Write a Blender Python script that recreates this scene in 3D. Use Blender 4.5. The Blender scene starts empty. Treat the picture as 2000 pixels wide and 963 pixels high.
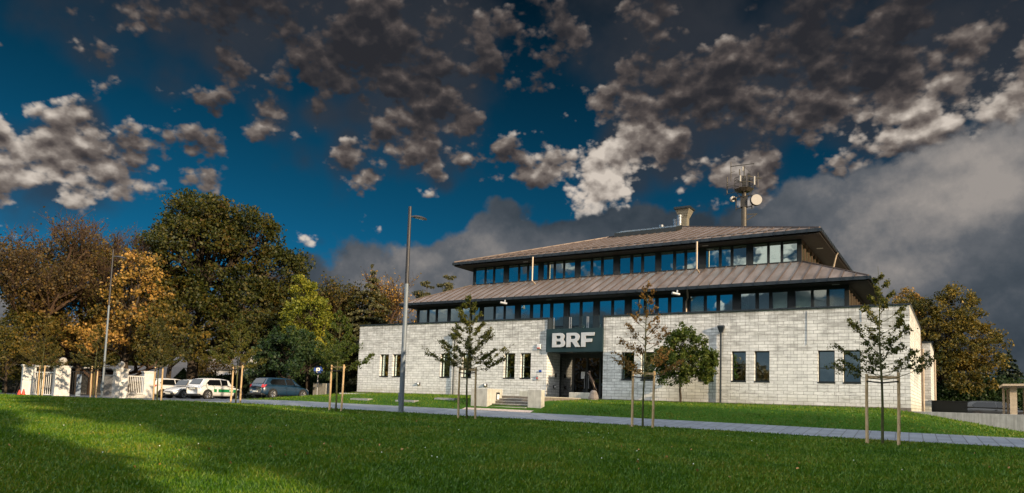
import bpy, math, random
import numpy as np
from mathutils import Vector, Matrix

C = bpy.context.scene.collection
rad = math.radians
scene = bpy.context.scene

# ------------------------------------------------------------------ camera
FPX = 1371.5; YAW, PITCH, ROLL = -0.56501, 0.081614, 0.032237
PPX, PPY = 1000.0, 667.0
Fv = Vector((math.sin(YAW)*math.cos(PITCH), math.cos(YAW)*math.cos(PITCH), math.sin(PITCH)))
R0 = Vector((math.cos(YAW), -math.sin(YAW), 0)); U0 = R0.cross(Fv)
Rv = math.cos(ROLL)*R0 + math.sin(ROLL)*U0
Uv = -math.sin(ROLL)*R0 + math.cos(ROLL)*U0
cam_d = bpy.data.cameras.new("camera"); cam = bpy.data.objects.new("camera", cam_d); C.objects.link(cam)
cam_d.sensor_width = 36; cam_d.lens = FPX/2000*36
cam_d.shift_y = (PPY-481.5)/2000
cam_d.clip_end = 3000; cam_d.clip_start = 0.1
cam.matrix_world = Matrix(((Rv.x, Uv.x, -Fv.x, 0), (Rv.y, Uv.y, -Fv.y, 0), (Rv.z, Uv.z, -Fv.z, 0), (0, 0, 0, 1)))
scene.camera = cam

# ------------------------------------------------------------------ sun and sky
SUN_EL, SUN_AZ = rad(15), rad(105)          # azimuth clockwise from +Y
SUN_E, EXPO, SKY_STR = 4.9, 0.58, 0.10
sd = Vector((math.sin(SUN_AZ)*math.cos(SUN_EL), math.cos(SUN_AZ)*math.cos(SUN_EL), math.sin(SUN_EL)))
sl = bpy.data.lights.new("sun", 'SUN'); sl.energy = SUN_E; sl.angle = rad(0.7); sl.color = (1.0, 0.78, 0.52)
so = bpy.data.objects.new("sun", sl); C.objects.link(so)
so.rotation_euler = sd.to_track_quat('Z', 'Y').to_euler()
scene.view_settings.view_transform = 'Standard'; scene.view_settings.look = 'None'
scene.view_settings.exposure = EXPO; scene.view_settings.gamma = 1
scene.render.engine = 'CYCLES'

class NT:
    """tiny node-building helper"""
    def __init__(s, nt): s.nt = nt; s.nt.nodes.clear()
    def n(s, t, **kw):
        nd = s.nt.nodes.new(t)
        for k, v in kw.items(): setattr(nd, k, v)
        return nd
    def put(s, sock, v):
        if isinstance(v, bpy.types.NodeSocket): s.nt.links.new(v, sock)
        elif v is not None: sock.default_value = v
    def math(s, op, a, b=None, c=None, clamp=False):
        nd = s.n('ShaderNodeMath', operation=op, use_clamp=clamp)
        s.put(nd.inputs[0], a); s.put(nd.inputs[1], b); s.put(nd.inputs[2], c); return nd.outputs[0]
    def vmath(s, op, a, b=None, out=0, scale=None):
        nd = s.n('ShaderNodeVectorMath', operation=op)
        s.put(nd.inputs[0], a); s.put(nd.inputs[1], b)
        if scale is not None: s.put(nd.inputs['Scale'], scale)
        return nd.outputs[out]
    def noise(s, vec, scale, detail=2, rough=.5, out='Fac', dist=0, lac=2.0):
        nd = s.n('ShaderNodeTexNoise'); s.put(nd.inputs['Vector'], vec)
        nd.inputs['Scale'].default_value = scale; nd.inputs['Detail'].default_value = detail
        nd.inputs['Roughness'].default_value = rough; nd.inputs['Distortion'].default_value = dist
        nd.inputs['Lacunarity'].default_value = lac
        return nd.outputs[out]
    def vor(s, vec, scale, detail=0, feature='F1', out='Distance', rough=.5):
        nd = s.n('ShaderNodeTexVoronoi', feature=feature); s.put(nd.inputs['Vector'], vec)
        nd.inputs['Scale'].default_value = scale; nd.inputs['Detail'].default_value = detail
        nd.inputs['Roughness'].default_value = rough
        return nd.outputs[out]
    def rng(s, v, a, b, c=0, d=1, smooth=False):
        nd = s.n('ShaderNodeMapRange', interpolation_type='SMOOTHSTEP' if smooth else 'LINEAR')
        s.put(nd.inputs[0], v)
        for i, q in enumerate((a, b, c, d)): nd.inputs[i+1].default_value = q
        return nd.outputs[0]
    def mix(s, fac, a, b, blend='MIX'):
        nd = s.n('ShaderNodeMix', data_type='RGBA', blend_type=blend)
        s.put(nd.inputs[0], fac)
        for i, q in ((6, a), (7, b)):
            if isinstance(q, (tuple, list)) and len(q) == 3: q = (*q, 1)
            s.put(nd.inputs[i], q)
        return nd.outputs[2]
    def ramp(s, fac, stops, interp='LINEAR'):
        nd = s.n('ShaderNodeValToRGB'); s.put(nd.inputs[0], fac); cr = nd.color_ramp; cr.interpolation = interp
        while len(cr.elements) < len(stops): cr.elements.new(0.5)
        for e, (p, c) in zip(cr.elements, stops): e.position = p; e.color = (*c, 1) if len(c) == 3 else c
        return nd.outputs[0]

def pixdir(x, y):
    return (Fv + (x-PPX)/FPX*Rv - (y-PPY)/FPX*Uv).normalized()

world = bpy.data.worlds.new("World"); scene.world = world; world.use_nodes = True
W = NT(world.node_tree)
tc = W.n('ShaderNodeTexCoord'); D = W.vmath('NORMALIZE', tc.outputs['Generated'])
sky = W.n('ShaderNodeTexSky'); sky.sky_type = 'NISHITA'; sky.sun_disc = False
sky.sun_elevation = SUN_EL; sky.sun_rotation = SUN_AZ; sky.ozone_density = 4.0; sky.dust_density = 0.4; sky.air_density = 1.0
bw = W.n('ShaderNodeRGBToBW'); W.put(bw.inputs[0], sky.outputs[0])
sepD = W.n('ShaderNodeSeparateXYZ'); W.put(sepD.inputs[0], D)
zen = W.rng(sepD.outputs[2], 0.10, 0.52, 1.0, 0.16)
skyc = W.vmath('SCALE', W.mix(.96, sky.outputs[0], W.vmath('SCALE', (.0, .40, .86), scale=bw.outputs[0])), scale=W.math('MULTIPLY', zen, .62))
def blobs(vec, lst):
    acc = None
    for (x, y, r, a) in lst:
        dv = pixdir(x, y) if not isinstance(x, Vector) else x
        ds = W.vmath('DISTANCE', vec, tuple(dv), out=1)
        g = W.rng(ds, 0.0, r/FPX, a, 0.0, smooth=True)
        acc = g if acc is None else W.math('ADD', acc, g)
    return acc
REFL = Vector((-.215, -.955, .222)).normalized()
CUM = [(Vector((-.17, -.97, .135)).normalized(), 0, 170, .34), (REFL, 0, 130, .30), (Vector((-.62, -.75, .17)).normalized(), 0, 150, .22), (Vector((-.75, -.62, .2)).normalized(), 0, 90, .2), (10, 300, 170, .14), (220, 330, 110, .06), (300, 30, 260, .10), (620, 40, 380, .20), (900, 100, 360, .16), (760, 130, 200, .08), (1350, 60, 330, .16), (1750, 80, 380, .22), (1250, 170, 220, .14), (1400, 230, 240, .17), (1020, 210, 120, .10), (1620, 190, 260, .14), (470, 140, 130, .10), (300, 20, 160, .08),
       (60, 300, 170, .20), (160, 300, 130, .16), (210, 330, 120, .12), (320, 310, 90, .12), (60, 60, 150, .14), (200, 120, 70, .10),
       (1190, 335, 150, .42), (1330, 325, 80, .22), (1460, 345, 80, .34), (1060, 310, 90, .14), (1960, 220, 260, .26), (1750, 240, 130, .12), (1000, 300, 90, .10),
       (525, 240, 60, .20), (340, 180, 60, .16), (165, 220, 45, .14), (670, 320, 60, .12), (590, 310, 45, .11), (725, 345, 30, .12), (625, 225, 50, .16), (750, 262, 30, .12), (680, 275, 30, .12), (865, 362, 35, .12), (920, 230, 70, .10), (612, 470, 26, .16), (634, 474, 26, .16), (700, 215, 40, .10), (410, 352, 30, .1),
       (330, 90, 110, -.06), (60, 180, 110, -.14), (430, 430, 170, -.10), (800, 420, 110, -.05), (590, 150, 60, -.08), (700, 320, 230, .05), (860, 180, 200, .07), (1100, 60, 200, .07), (950, 260, 140, .07), (480, 110, 80, .06), (940, 340, 120, .05), (1480, 20, 60, -.12), (1120, 250, 70, -.10), (1560, 310, 90, -.12)]
FILL_DIR = Vector((-.35, -.72, .68)).normalized()  # direction of an unseen bright cloud added behind the camera as fill light
def planar(vec):
    return W.vmath('MULTIPLY', vec, (1, 1, 1.35))
def cum_field(vec, det=9):
    p = planar(vec)
    a = W.noise(p, 10.5, det, .58)
    v = W.vor(p, 19.0, 3 if det > 5 else 2, rough=.6)
    return W.math('ADD', a, W.math('MULTIPLY', v, -.30))
off = W.vmath('ADD', D, tuple((sd*.25 + Vector((-.25, 0, 0.9))).normalized()*0.011))
n0 = cum_field(D); n0s = cum_field(D, 5); n1 = cum_field(off, 5)
bl = blobs(D, CUM)
fill_d = W.math('SUBTRACT', W.vmath('DOT_PRODUCT', D, tuple(FILL_DIR), out=1), W.rng(sepD.outputs[2], .30, .44, 1, 0))
bl = W.math('ADD', bl, W.rng(fill_d, .28, .7, 0, .8))
dens = W.math('SUBTRACT', W.math('ADD', W.math('MULTIPLY', n0, 1.5), W.math('MULTIPLY', bl, .92)), 0.425)
alpha = W.rng(dens, -0.02, 0.17, 0, 1, smooth=True)
lit = W.math('MULTIPLY', W.math('SUBTRACT', n0s, n1), 2.1)
thick = W.rng(dens, 0.03, 0.40, 0, 1)
elev = W.rng(sepD.outputs[2], 0.24, 0.44, 1, 0)
mott = W.noise(planar(D), 3.0, 3, .5)
bri = W.math('ADD', W.math('MULTIPLY', elev, .28), W.math('ADD', lit, 0.235))
bri = W.math('ADD', bri, W.math('MULTIPLY', W.math('SUBTRACT', mott, .5), .5))
bri = W.math('SUBTRACT', bri, W.math('MULTIPLY', thick, W.rng(elev, 0, 1, .24, .20)))
bri = W.math('ADD', bri, blobs(D, [(REFL, 0, 200, .6), (Vector((-.17, -.97, .135)).normalized(), 0, 260, .6), (Vector((-.62, -.75, .17)).normalized(), 0, 200, .3), (1190, 340, 200, .62), (1280, 30, 160, .12), (525, 240, 60, .2), (80, 280, 240, .24), (1970, 250, 240, .36), (1680, 250, 90, .3), (1790, 230, 80, .3), (622, 472, 60, .6), (1450, 350, 80, .3), (330, 180, 70, .15)]))
ccol = W.ramp(bri, [(0.0, (.16, .165, .20)), (.20, (.27, .25, .27)), (.40, (.56, .47, .45)), (.62, (1.3, 1.1, .98)), (1, (4.3, 3.8, 3.3))])
no_fill = W.rng(fill_d, 0.26, 0.62, 1.0, 0.0, smooth=True)
ccol = W.mix(W.math('SUBTRACT', 1.0, no_fill), ccol, (16.0, 16.6, 17.4))  # colour of the added fill cloud, far brighter than the visible clouds
# grey bank: everything below a ragged top edge that climbs towards the right
azim = W.math('ARCTAN2', sepD.outputs[0], sepD.outputs[1])
BT = [(-300, 560), (300, 560), (500, 500), (560, 445), (640, 450), (700, 428), (760, 440), (850, 415), (930, 392), (1000, 395), (1100, 388), (1200, 380), (1320, 372), (1400, 372), (1470, 345), (1560, 300), (1700, 268), (1850, 235), (2000, 190), (2400, 120)]
fc = W.n('ShaderNodeFloatCurve'); cv = fc.mapping.curves[0]; pts_ = []
for (x, y) in BT:
    d_ = pixdir(x, y); pts_.append(((math.atan2(d_.x, d_.y)+2.0)/4.0, d_.z))
W.put(fc.inputs['Value'], W.math('DIVIDE', W.math('ADD', azim, 2.0), 4.0))
cv.points[0].location = (0, .12); cv.points[1].location = (1, .45)
for q in pts_: cv.points.new(*q)
for q in cv.points: q.handle_type = 'VECTOR'
fc.mapping.update()
bn = W.noise(D, 9.0, 9, .58); bnv = W.vor(D, 16.0, 2); bn2 = W.noise(W.vmath('MULTIPLY', D, (1, 1, 1.5)), 3.6, 7, .52)
bd = W.math('SUBTRACT', fc.outputs[0], sepD.outputs[2])
bd = W.math('ADD', bd, W.math('ADD', W.math('MULTIPLY', W.math('SUBTRACT', bn, .5), .11), W.math('MULTIPLY', W.math('SUBTRACT', .5, bnv), .035)))
balpha = W.rng(bd, -.002, .016, 0, 1, smooth=True)
blight = W.math('ADD', W.math('ADD', bn2, W.math('MULTIPLY', W.math('SUBTRACT', W.noise(W.vmath('ADD', D, (0, 0, .02)), 6.0, 8, .6), W.noise(W.vmath('ADD', D, (0, 0, .035)), 6.0, 8, .6)), -.6)), blobs(D, [(1750, 400, 380, .06), (1000, 500, 240, .10), (700, 560, 180, .09), (1380, 400, 150, -.07), (1920, 640, 260, -.04), (600, 490, 120, -.05), (1950, 270, 220, .07), (1600, 540, 220, .08)]))
bcol = W.ramp(blight, [(.34, (.20, .29, .39)), (.48, (.42, .52, .64)), (.60, (.80, .86, .96)), (.78, (2.2, 2.0, 1.85))])
c1 = W.mix(balpha, skyc, bcol)
alpha2 = W.math('MULTIPLY', alpha, W.math('SUBTRACT', 1.0, W.math('MULTIPLY', balpha, W.rng(bd, -.012, .012, 0, 1))))
veil = W.math('MULTIPLY', W.rng(W.math('ADD', W.math('SUBTRACT', W.noise(D, 4.5, 5, .55), .56), bl), 0.0, .26, 0, .72, smooth=True), W.math('MULTIPLY', no_fill, W.rng(bd, -.02, .02, 1, 0)))
c1 = W.mix(veil, c1, W.mix(W.noise(D, 16, 5, .6), (.16, .19, .25), (.30, .31, .36)))
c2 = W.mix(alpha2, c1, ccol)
low = W.rng(sepD.outputs[2], -0.05, 0.0, 0, 1)
c3 = W.mix(low, (.05, .05, .04), c2)
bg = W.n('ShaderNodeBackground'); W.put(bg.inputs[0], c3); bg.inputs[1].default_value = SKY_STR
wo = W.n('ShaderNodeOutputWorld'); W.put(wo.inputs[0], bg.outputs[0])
world.cycles.sampling_method = 'MANUAL'; world.cycles.sample_map_resolution = 512

# ------------------------------------------------------------------ materials
MATS = {}
def new_mat(name):
    m = bpy.data.materials.new(name); m.use_nodes = True; MATS[name] = m
    return m, NT(m.node_tree)
def finish(m, N, col, rough=.6, metal=0, bump=None, bstr=.3, bdist=.02, spec=.5, extra=None, coat=0):
    p = N.n('ShaderNodeBsdfPrincipled'); o = N.n('ShaderNodeOutputMaterial')
    if isinstance(col, tuple) and len(col) == 3: col = (*col, 1)
    N.put(p.inputs['Base Color'], col); N.put(p.inputs['Roughness'], rough); p.inputs['Metallic'].default_value = metal
    p.inputs['Specular IOR Level'].default_value = spec
    if coat: p.inputs['Coat Weight'].default_value = coat; p.inputs['Coat Roughness'].default_value = .05
    if bump is not None:
        b = N.n('ShaderNodeBump'); N.put(b.inputs['Height'], bump); b.inputs['Strength'].default_value = bstr; b.inputs['Distance'].default_value = bdist
        N.put(p.inputs['Normal'], b.outputs[0])
    N.put(o.inputs[0], p.outputs[0]); return m
def plain(name, col, rough=.6, metal=0, var=.15, scale=6, spec=.5, coat=0, bstr=.1):
    m, N = new_mat(name); t = N.n('ShaderNodeTexCoord')
    ns = N.noise(t.outputs['Object'], scale, 6, .6)
    k = N.rng(ns, .3, .7, 1-var, 1+var)
    c = N.vmath('SCALE', col, scale=k)
    r = N.rng(ns, .3, .7, max(rough-.08, 0), min(rough+.08, 1))
    return finish(m, N, c, r, metal, ns, bstr, .01, spec, coat=coat)
def worldpos(N):
    return N.n('ShaderNodeNewGeometry').outputs['Position']

# masonry
m, N = new_mat('block_masonry')
pos = worldpos(N); sp = N.n('ShaderNodeSeparateXYZ'); N.put(sp.inputs[0], pos)
cb = N.n('ShaderNodeCombineXYZ')
wob = N.math('MULTIPLY', N.math('SUBTRACT', N.noise(pos, .9, 3), .5), .012)
N.put(cb.inputs[0], N.math('ADD', sp.outputs[0], sp.outputs[1])); N.put(cb.inputs[1], N.math('ADD', N.math('SUBTRACT', sp.outputs[2], .17), wob))
def brick(vec, c1, c2, mo, bw, rh, ms, bias=0, off=.5, freq=2, smooth=.1):
    b = N.n('ShaderNodeTexBrick'); N.put(b.inputs['Vector'], vec)
    for k, v in (('Color1', c1), ('Color2', c2), ('Mortar', mo)): b.inputs[k].default_value = (*v, 1)
    b.inputs['Scale'].default_value = 1; b.inputs['Mortar Size'].default_value = ms; b.inputs['Mortar Smooth'].default_value = smooth
    b.inputs['Bias'].default_value = bias; b.inputs['Brick Width'].default_value = bw; b.inputs['Row Height'].default_value = rh
    b.offset = off; b.offset_frequency = freq
    return b
b1 = brick(cb.outputs[0], (.58, .585, .575), (.74, .74, .72), (.16, .16, .155), .48, .172, .0088, bias=.3, off=.37, freq=3)
b2 = brick(N.vmath('ADD', cb.outputs[0], (.31*7, .172*6, 0)), (.86, .86, .86), (1, 1, 1), (1, 1, 1), .48, .172, .0, bias=.3, off=.37, freq=3)
col = N.mix(1.0, b1.outputs[0], b2.outputs[0], 'MULTIPLY')
st = N.noise(N.vmath('MULTIPLY', pos, (1.4, 1.4, 5.0)), .8, 9, .68)
topd = N.rng(sp.outputs[2], 1.5, 5.1, .0, .12)
stf = N.rng(N.math('ADD', st, topd), .50, .74, 0, .62, smooth=True)
hz = N.noise(N.vmath('MULTIPLY', pos, (2.2, 2.2, 10)), 1.6, 8, .72); hzf = N.math('MULTIPLY', N.rng(hz, .50, .66, 0, .72), N.rng(N.noise(pos, .35, 4), .4, .6, .3, 1)); col = N.mix(hzf, col, (.20, .20, .19))
col = N.mix(stf, col, (.22, .215, .20))
fl = N.noise(pos, 22, 6, .7); col = N.mix(N.rng(fl, .55, .8, 0, .35), col, (.62, .61, .58))
ft = N.math('MULTIPLY', N.rng(sp.outputs[2], .1, .75, .55, 0), N.rng(N.noise(pos, 1.5, 5), .35, .65, .4, 1)); col = N.mix(ft, col, (.26, .25, .16))
strk = N.noise(N.vmath('MULTIPLY', pos, (9, 9, .35)), 1, 4, .6)
col = N.mix(N.rng(N.math('ADD', strk, topd), .60, .82, 0, .45), col, (.12, .12, .11))
h = N.math('ADD', N.math('MULTIPLY', b1.outputs['Fac'], -1.0), N.math('MULTIPLY', fl, .35))
finish(m, N, col, .9, 0, h, .7, .012, spec=.25)

def concrete(name, base, streak=.5):
    m, N = new_mat(name); pos = worldpos(N)
    a = N.noise(pos, 3.5, 8, .65); s = N.noise(N.vmath('MULTIPLY', pos, (14, 14, .8)), 1, 3, .6)
    k = N.math('MULTIPLY', N.rng(a, .3, .75, .78, 1.15), N.rng(s, .35, .7, 1.12, 1-.4*streak))
    c = N.vmath('SCALE', base, scale=k)
    dk = N.vor(pos, 5.0); c = N.mix(N.rng(dk, .03, .06, .6, 0), c, (.1, .1, .09))
    finish(m, N, c, .85, 0, N.math('ADD', a, s), .35, .012, spec=.25)
concrete('concrete', (.44, .43, .38)); concrete('step_stone', (.17, .15, .13), .7); concrete('wall_concrete', (.28, .285, .28), .6)
concrete('pink_paving', (.42, .34, .30)); concrete('plaster_white', (.56, .55, .53), .25)
# roof metal
m, N = new_mat('roof_metal'); pos = worldpos(N)
a = N.noise(N.vmath('MULTIPLY', pos, (1, .35, .35)), 1.6, 7, .62)
b = N.noise(pos, 7, 5, .6)
c = N.mix(N.rng(a, .35, .68), (.155, .122, .104), (.245, .200, .180)); c = N.mix(N.rng(b, .5, .8, 0, .3), c, (.38, .32, .30))
finish(m, N, c, N.rng(a, .3, .7, .38, .55), .35, b, .08, .01, spec=.5)
plain('seam_shade_metal', (.105, .08, .07), .5, .3)  # darker than the roof sheets: the seams' shadow lines put into their colour
plain('dark_frame', (.014, .018, .019), .45, 0, .3, 20)
plain('dark_coping', (.035, .045, .055), .4, .5)
plain('brown_timber', (.075, .048, .028), .6, 0, .4, 9)
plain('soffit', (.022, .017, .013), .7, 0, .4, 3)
plain('sign_green', (.010, .030, .036), .45, 0, .12, 2)
plain('letter_silver', (.60, .61, .63), .42, .35, .06, 3)
plain('zinc_pipe', (.42, .34, .26), .5, .3)
plain('steel_flue', (.62, .64, .66), .22, .9, .06)
plain('chimney_clad', (.17, .155, .12), .8, 0, .3, 9)
plain('lamp_pole_grey', (.15, .18, .215), .5, .2, .12, 4)
plain('lamp_pole_dark', (.035, .035, .04), .5, .3)
plain('mast_metal', (.07, .06, .045), .55, .3)
plain('mast_dark', (.03, .028, .025), .6, .2)
plain('antenna_white', (.36, .34, .31), .6, 0, .06)
plain('interior', (.045, .045, .045), .9); plain('blind_cream', (.82, .82, .72), .8, 0, .06); plain('blind_white', (.85, .75, .74), .8, 0, .05)
plain('ceiling_light', (.5, .5, .48), .8)
plain('black_iron', (.012, .012, .013), .5); plain('gate_white', (.70, .70, .68), .5, 0, .05)
plain('dark_glassy', (.01, .011, .012), .2)
plain('stone_pinkgrey', (.17, .145, .13), .85, 0, .4, 14, bstr=.6)
plain('bronze', (.035, .024, .018), .35, .5, .3)
plain('plastic_white', (.7, .7, .7), .4); plain('plastic_black', (.015, .015, .015), .4)
plain('cone_red', (.60, .045, .02), .5); plain('sign_blue', (.015, .06, .28), .4, 0, .05)
plain('paint_white_mark', (.75, .75, .75), .6)
plain('steel_grey', (.30, .31, .33), .5, .3)
plain('car_white', (.52, .52, .52), .3, 0, .03, 2, coat=.6, bstr=0)
plain('car_blue', (.006, .026, .054), .38, 0, .05, 2, coat=.3, bstr=0); plain('car_dark', (.015, .018, .02), .4, .1, .05, 2, coat=.2, bstr=0)
plain('car_green', (.008, .15, .05), .35, 0, .04); plain('rubber', (.012, .012, .012), .85); plain('rim', (.45, .45, .47), .3, .85, .1)
plain('tail_red', (.35, .01, .01), .2); plain('headlight_glass', (.35, .37, .4), .1, .4, .3, 30)
plain('plate', (.55, .55, .5), .5); plain('oven_brown', (.08, .07, .06), .8)
plain('house_white', (.55, .56, .60), .8); plain('roof_tile', (.11, .095, .085), .8, 0, .3, 12); plain('window_blue', (.10, .16, .22), .15)
plain('ticket_blue', (.12, .17, .24), .5)
plain('planed_wood', (.42, .34, .24), .7, 0, .2, 5)
# stake wood
m, N = new_mat('stake_wood'); pos = worldpos(N)
a = N.noise(N.vmath('MULTIPLY', pos, (14, 14, 1.6)), 2, 6, .6); kn = N.vor(N.vmath('MULTIPLY', pos, (4, 4, 1.5)), 1.6)
c = N.mix(N.rng(a, .35, .65), (.36, .24, .12), (.58, .43, .26)); c = N.mix(N.rng(kn, .05, .16, .8, 0), c, (.07, .04, .025))
finish(m, N, c, .8, 0, a, .4, .01, spec=.2)
def bark(name, c1, c2):
    m, N = new_mat(name); pos = worldpos(N)
    a = N.noise(N.vmath('MULTIPLY', pos, (6, 6, 1.5)), 2.5, 7, .65)
    finish(m, N, N.mix(N.rng(a, .35, .65), c1, c2), .9, 0, a, .9, .03, spec=.15)
bark('bark_dark', (.022, .017, .013), (.075, .058, .042)); bark('bark_green', (.04, .045, .018), (.10, .10, .045)); bark('bark_twig', (.05, .030, .020), (.11, .07, .045))
# paths
m, N = new_mat('pavers'); pos = worldpos(N)
rot = N.n('ShaderNodeVectorRotate', rotation_type='Z_AXIS'); N.put(rot.inputs[0], pos); rot.inputs['Angle'].default_value = -.05
b = brick(rot.outputs[0], (.15, .172, .205), (.20, .225, .262), (.06, .066, .075), .42, .56, .014, off=.0)
n1_ = N.noise(pos, 1.2, 6, .6); fine = N.noise(pos, 60, 3, .6)
c = N.mix(N.rng(n1_, .4, .75, 0, .35), b.outputs[0], (.11, .12, .14)); c = N.vmath('SCALE', c, scale=N.rng(fine, .3, .7, .8, 1.2))
finish(m, N, c, .75, 0, N.math('ADD', N.math('MULTIPLY', b.outputs['Fac'], -1), fine), .4, .01, spec=.35)
m, N = new_mat('asphalt'); pos = worldpos(N)
a = N.noise(pos, .8, 6, .6); fine = N.noise(pos, 70, 3, .7)
c = N.vmath('SCALE', (.085, .092, .105), scale=N.math('MULTIPLY', N.rng(a, .3, .7, .8, 1.2), N.rng(fine, .3, .7, .75, 1.25)))
finish(m, N, c, .8, 0, fine, .4, .01, spec=.35)
# grass ground
m, N = new_mat('lawn_soil'); pos = worldpos(N)
a = N.noise(pos, .22, 5, .6); b_ = N.noise(pos, 2.2, 7, .7); f_ = N.noise(pos, 38, 5, .75)
c = N.mix(N.rng(a, .35, .65), (.022, .070, .005), (.036, .095, .007)); c = N.mix(N.rng(b_, .45, .75, 0, .6), c, (.075, .105, .018))
c = N.vmath('SCALE', c, scale=N.rng(f_, .3, .7, .45, 1.55))
finish(m, N, c, .9, 0, f_, 1.0, .05, spec=.1)

def leaf_mat(name, cols, trans=.35, rough=.55, patch=.35):
    m, N = new_mat(name); g = N.n('ShaderNodeNewGeometry')
    pn = N.noise(g.outputs['Position'], patch, 3, .6)
    v = N.math('ADD', N.math('MULTIPLY', g.outputs['Random Per Island'], .62), N.math('MULTIPLY', N.math('SUBTRACT', pn, .5), 1.5))
    v = N.math('ADD', v, .19, clamp=True)
    k = len(cols)
    c = N.ramp(v, [(i/(k-1), q) for i, q in enumerate(cols)])
    p = N.n('ShaderNodeBsdfPrincipled'); N.put(p.inputs['Base Color'], c); p.inputs['Roughness'].default_value = rough; p.inputs['Specular IOR Level'].default_value = .3
    t = N.n('ShaderNodeBsdfTranslucent'); N.put(t.inputs[0], c)
    mx = N.n('ShaderNodeMixShader'); mx.inputs[0].default_value = trans
    N.put(mx.inputs[1], p.outputs[0]); N.put(mx.inputs[2], t.outputs[0])
    o = N.n('ShaderNodeOutputMaterial'); N.put(o.inputs[0], mx.outputs[0]); return m
leaf_mat('leaf_oak', [(.012, .020, .004), (.028, .037, .006), (.048, .055, .008), (.09, .075, .012), (.09, .045, .010)])
leaf_mat('leaf_gold', [(.05, .045, .008), (.12, .085, .014), (.28, .165, .028), (.52, .30, .08), (.20, .08, .02)])
leaf_mat('leaf_lime', [(.06, .085, .008), (.12, .14, .012), (.22, .22, .02), (.34, .28, .03)])
leaf_mat('leaf_rust', [(.026, .020, .008), (.048, .036, .011), (.095, .062, .017), (.20, .115, .03)])
leaf_mat('leaf_mix', [(.022, .032, .006), (.050, .052, .008), (.105, .080, .013), (.23, .14, .026)])
leaf_mat('leaf_green', [(.022, .048, .008), (.045, .078, .010), (.075, .10, .014), (.12, .13, .02)])
leaf_mat('leaf_copper', [(.07, .045, .014), (.14, .075, .018), (.24, .13, .03), (.10, .09, .02)])
leaf_mat('leaf_goldgreen', [(.026, .032, .006), (.065, .062, .010), (.16, .118, .018), (.32, .21, .032)])
leaf_mat('leaf_deep', [(.010, .026, .008), (.022, .048, .012), (.05, .075, .02)])
leaf_mat('leaf_hornbeam', [(.028, .042, .008), (.055, .070, .010), (.10, .10, .014), (.17, .13, .022)])
leaf_mat('needle', [(.008, .016, .007), (.018, .032, .011), (.035, .05, .016)], .1)
leaf_mat('needle_warm', [(.04, .042, .018), (.075, .075, .028), (.12, .105, .04)], .1)
leaf_mat('blade', [(.028, .088, .003), (.055, .132, .004), (.105, .175, .006), (.20, .19, .025)], .30, .5, .5)
leaf_mat('fallen', [(.30, .13, .04), (.38, .20, .07), (.14, .07, .03)], .1); plain('daisy', (.8, .8, .78), .8)

# glass: thin reflective pane, dark room behind shows through
def glass(name, refl, tint, gcol=(1, 1, 1)):
    m, N = new_mat(name)
    lw = N.n('ShaderNodeLayerWeight'); lw.inputs[0].default_value = .35
    fac = N.rng(lw.outputs['Fresnel'], 0, .7, refl, min(1, refl+.45))
    gl = N.n('ShaderNodeBsdfGlossy'); gl.inputs[0].default_value = (*gcol, 1); gl.inputs[1].default_value = .012
    pos = worldpos(N); nz = N.noise(pos, .9, 2)
    bm = N.n('ShaderNodeBump'); N.put(bm.inputs['Height'], nz); bm.inputs['Strength'].default_value = .06; bm.inputs['Distance'].default_value = .05
    N.put(gl.inputs['Normal'], bm.outputs[0])
    tr = N.n('ShaderNodeBsdfTransparent'); tr.inputs[0].default_value = (*tint, 1)
    mx = N.n('ShaderNodeMixShader'); N.put(mx.inputs[0], fac); N.put(mx.inputs[1], tr.outputs[0]); N.put(mx.inputs[2], gl.outputs[0])
    o = N.n('ShaderNodeOutputMaterial'); N.put(o.inputs[0], mx.outputs[0])
glass('window_glass_clear', .22, (.9, .96, .95), (.9, 1, 1)); glass('window_glass', .78, (.72, .86, .86), (.80, 1, 1)); glass('rail_glass', .12, (.80, .88, .88)); glass('door_glass', .16, (.30, .34, .32)); plain('car_glass', (.004, .005, .006), .06, 0, .05, 3, bstr=0, spec=.35)

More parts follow.
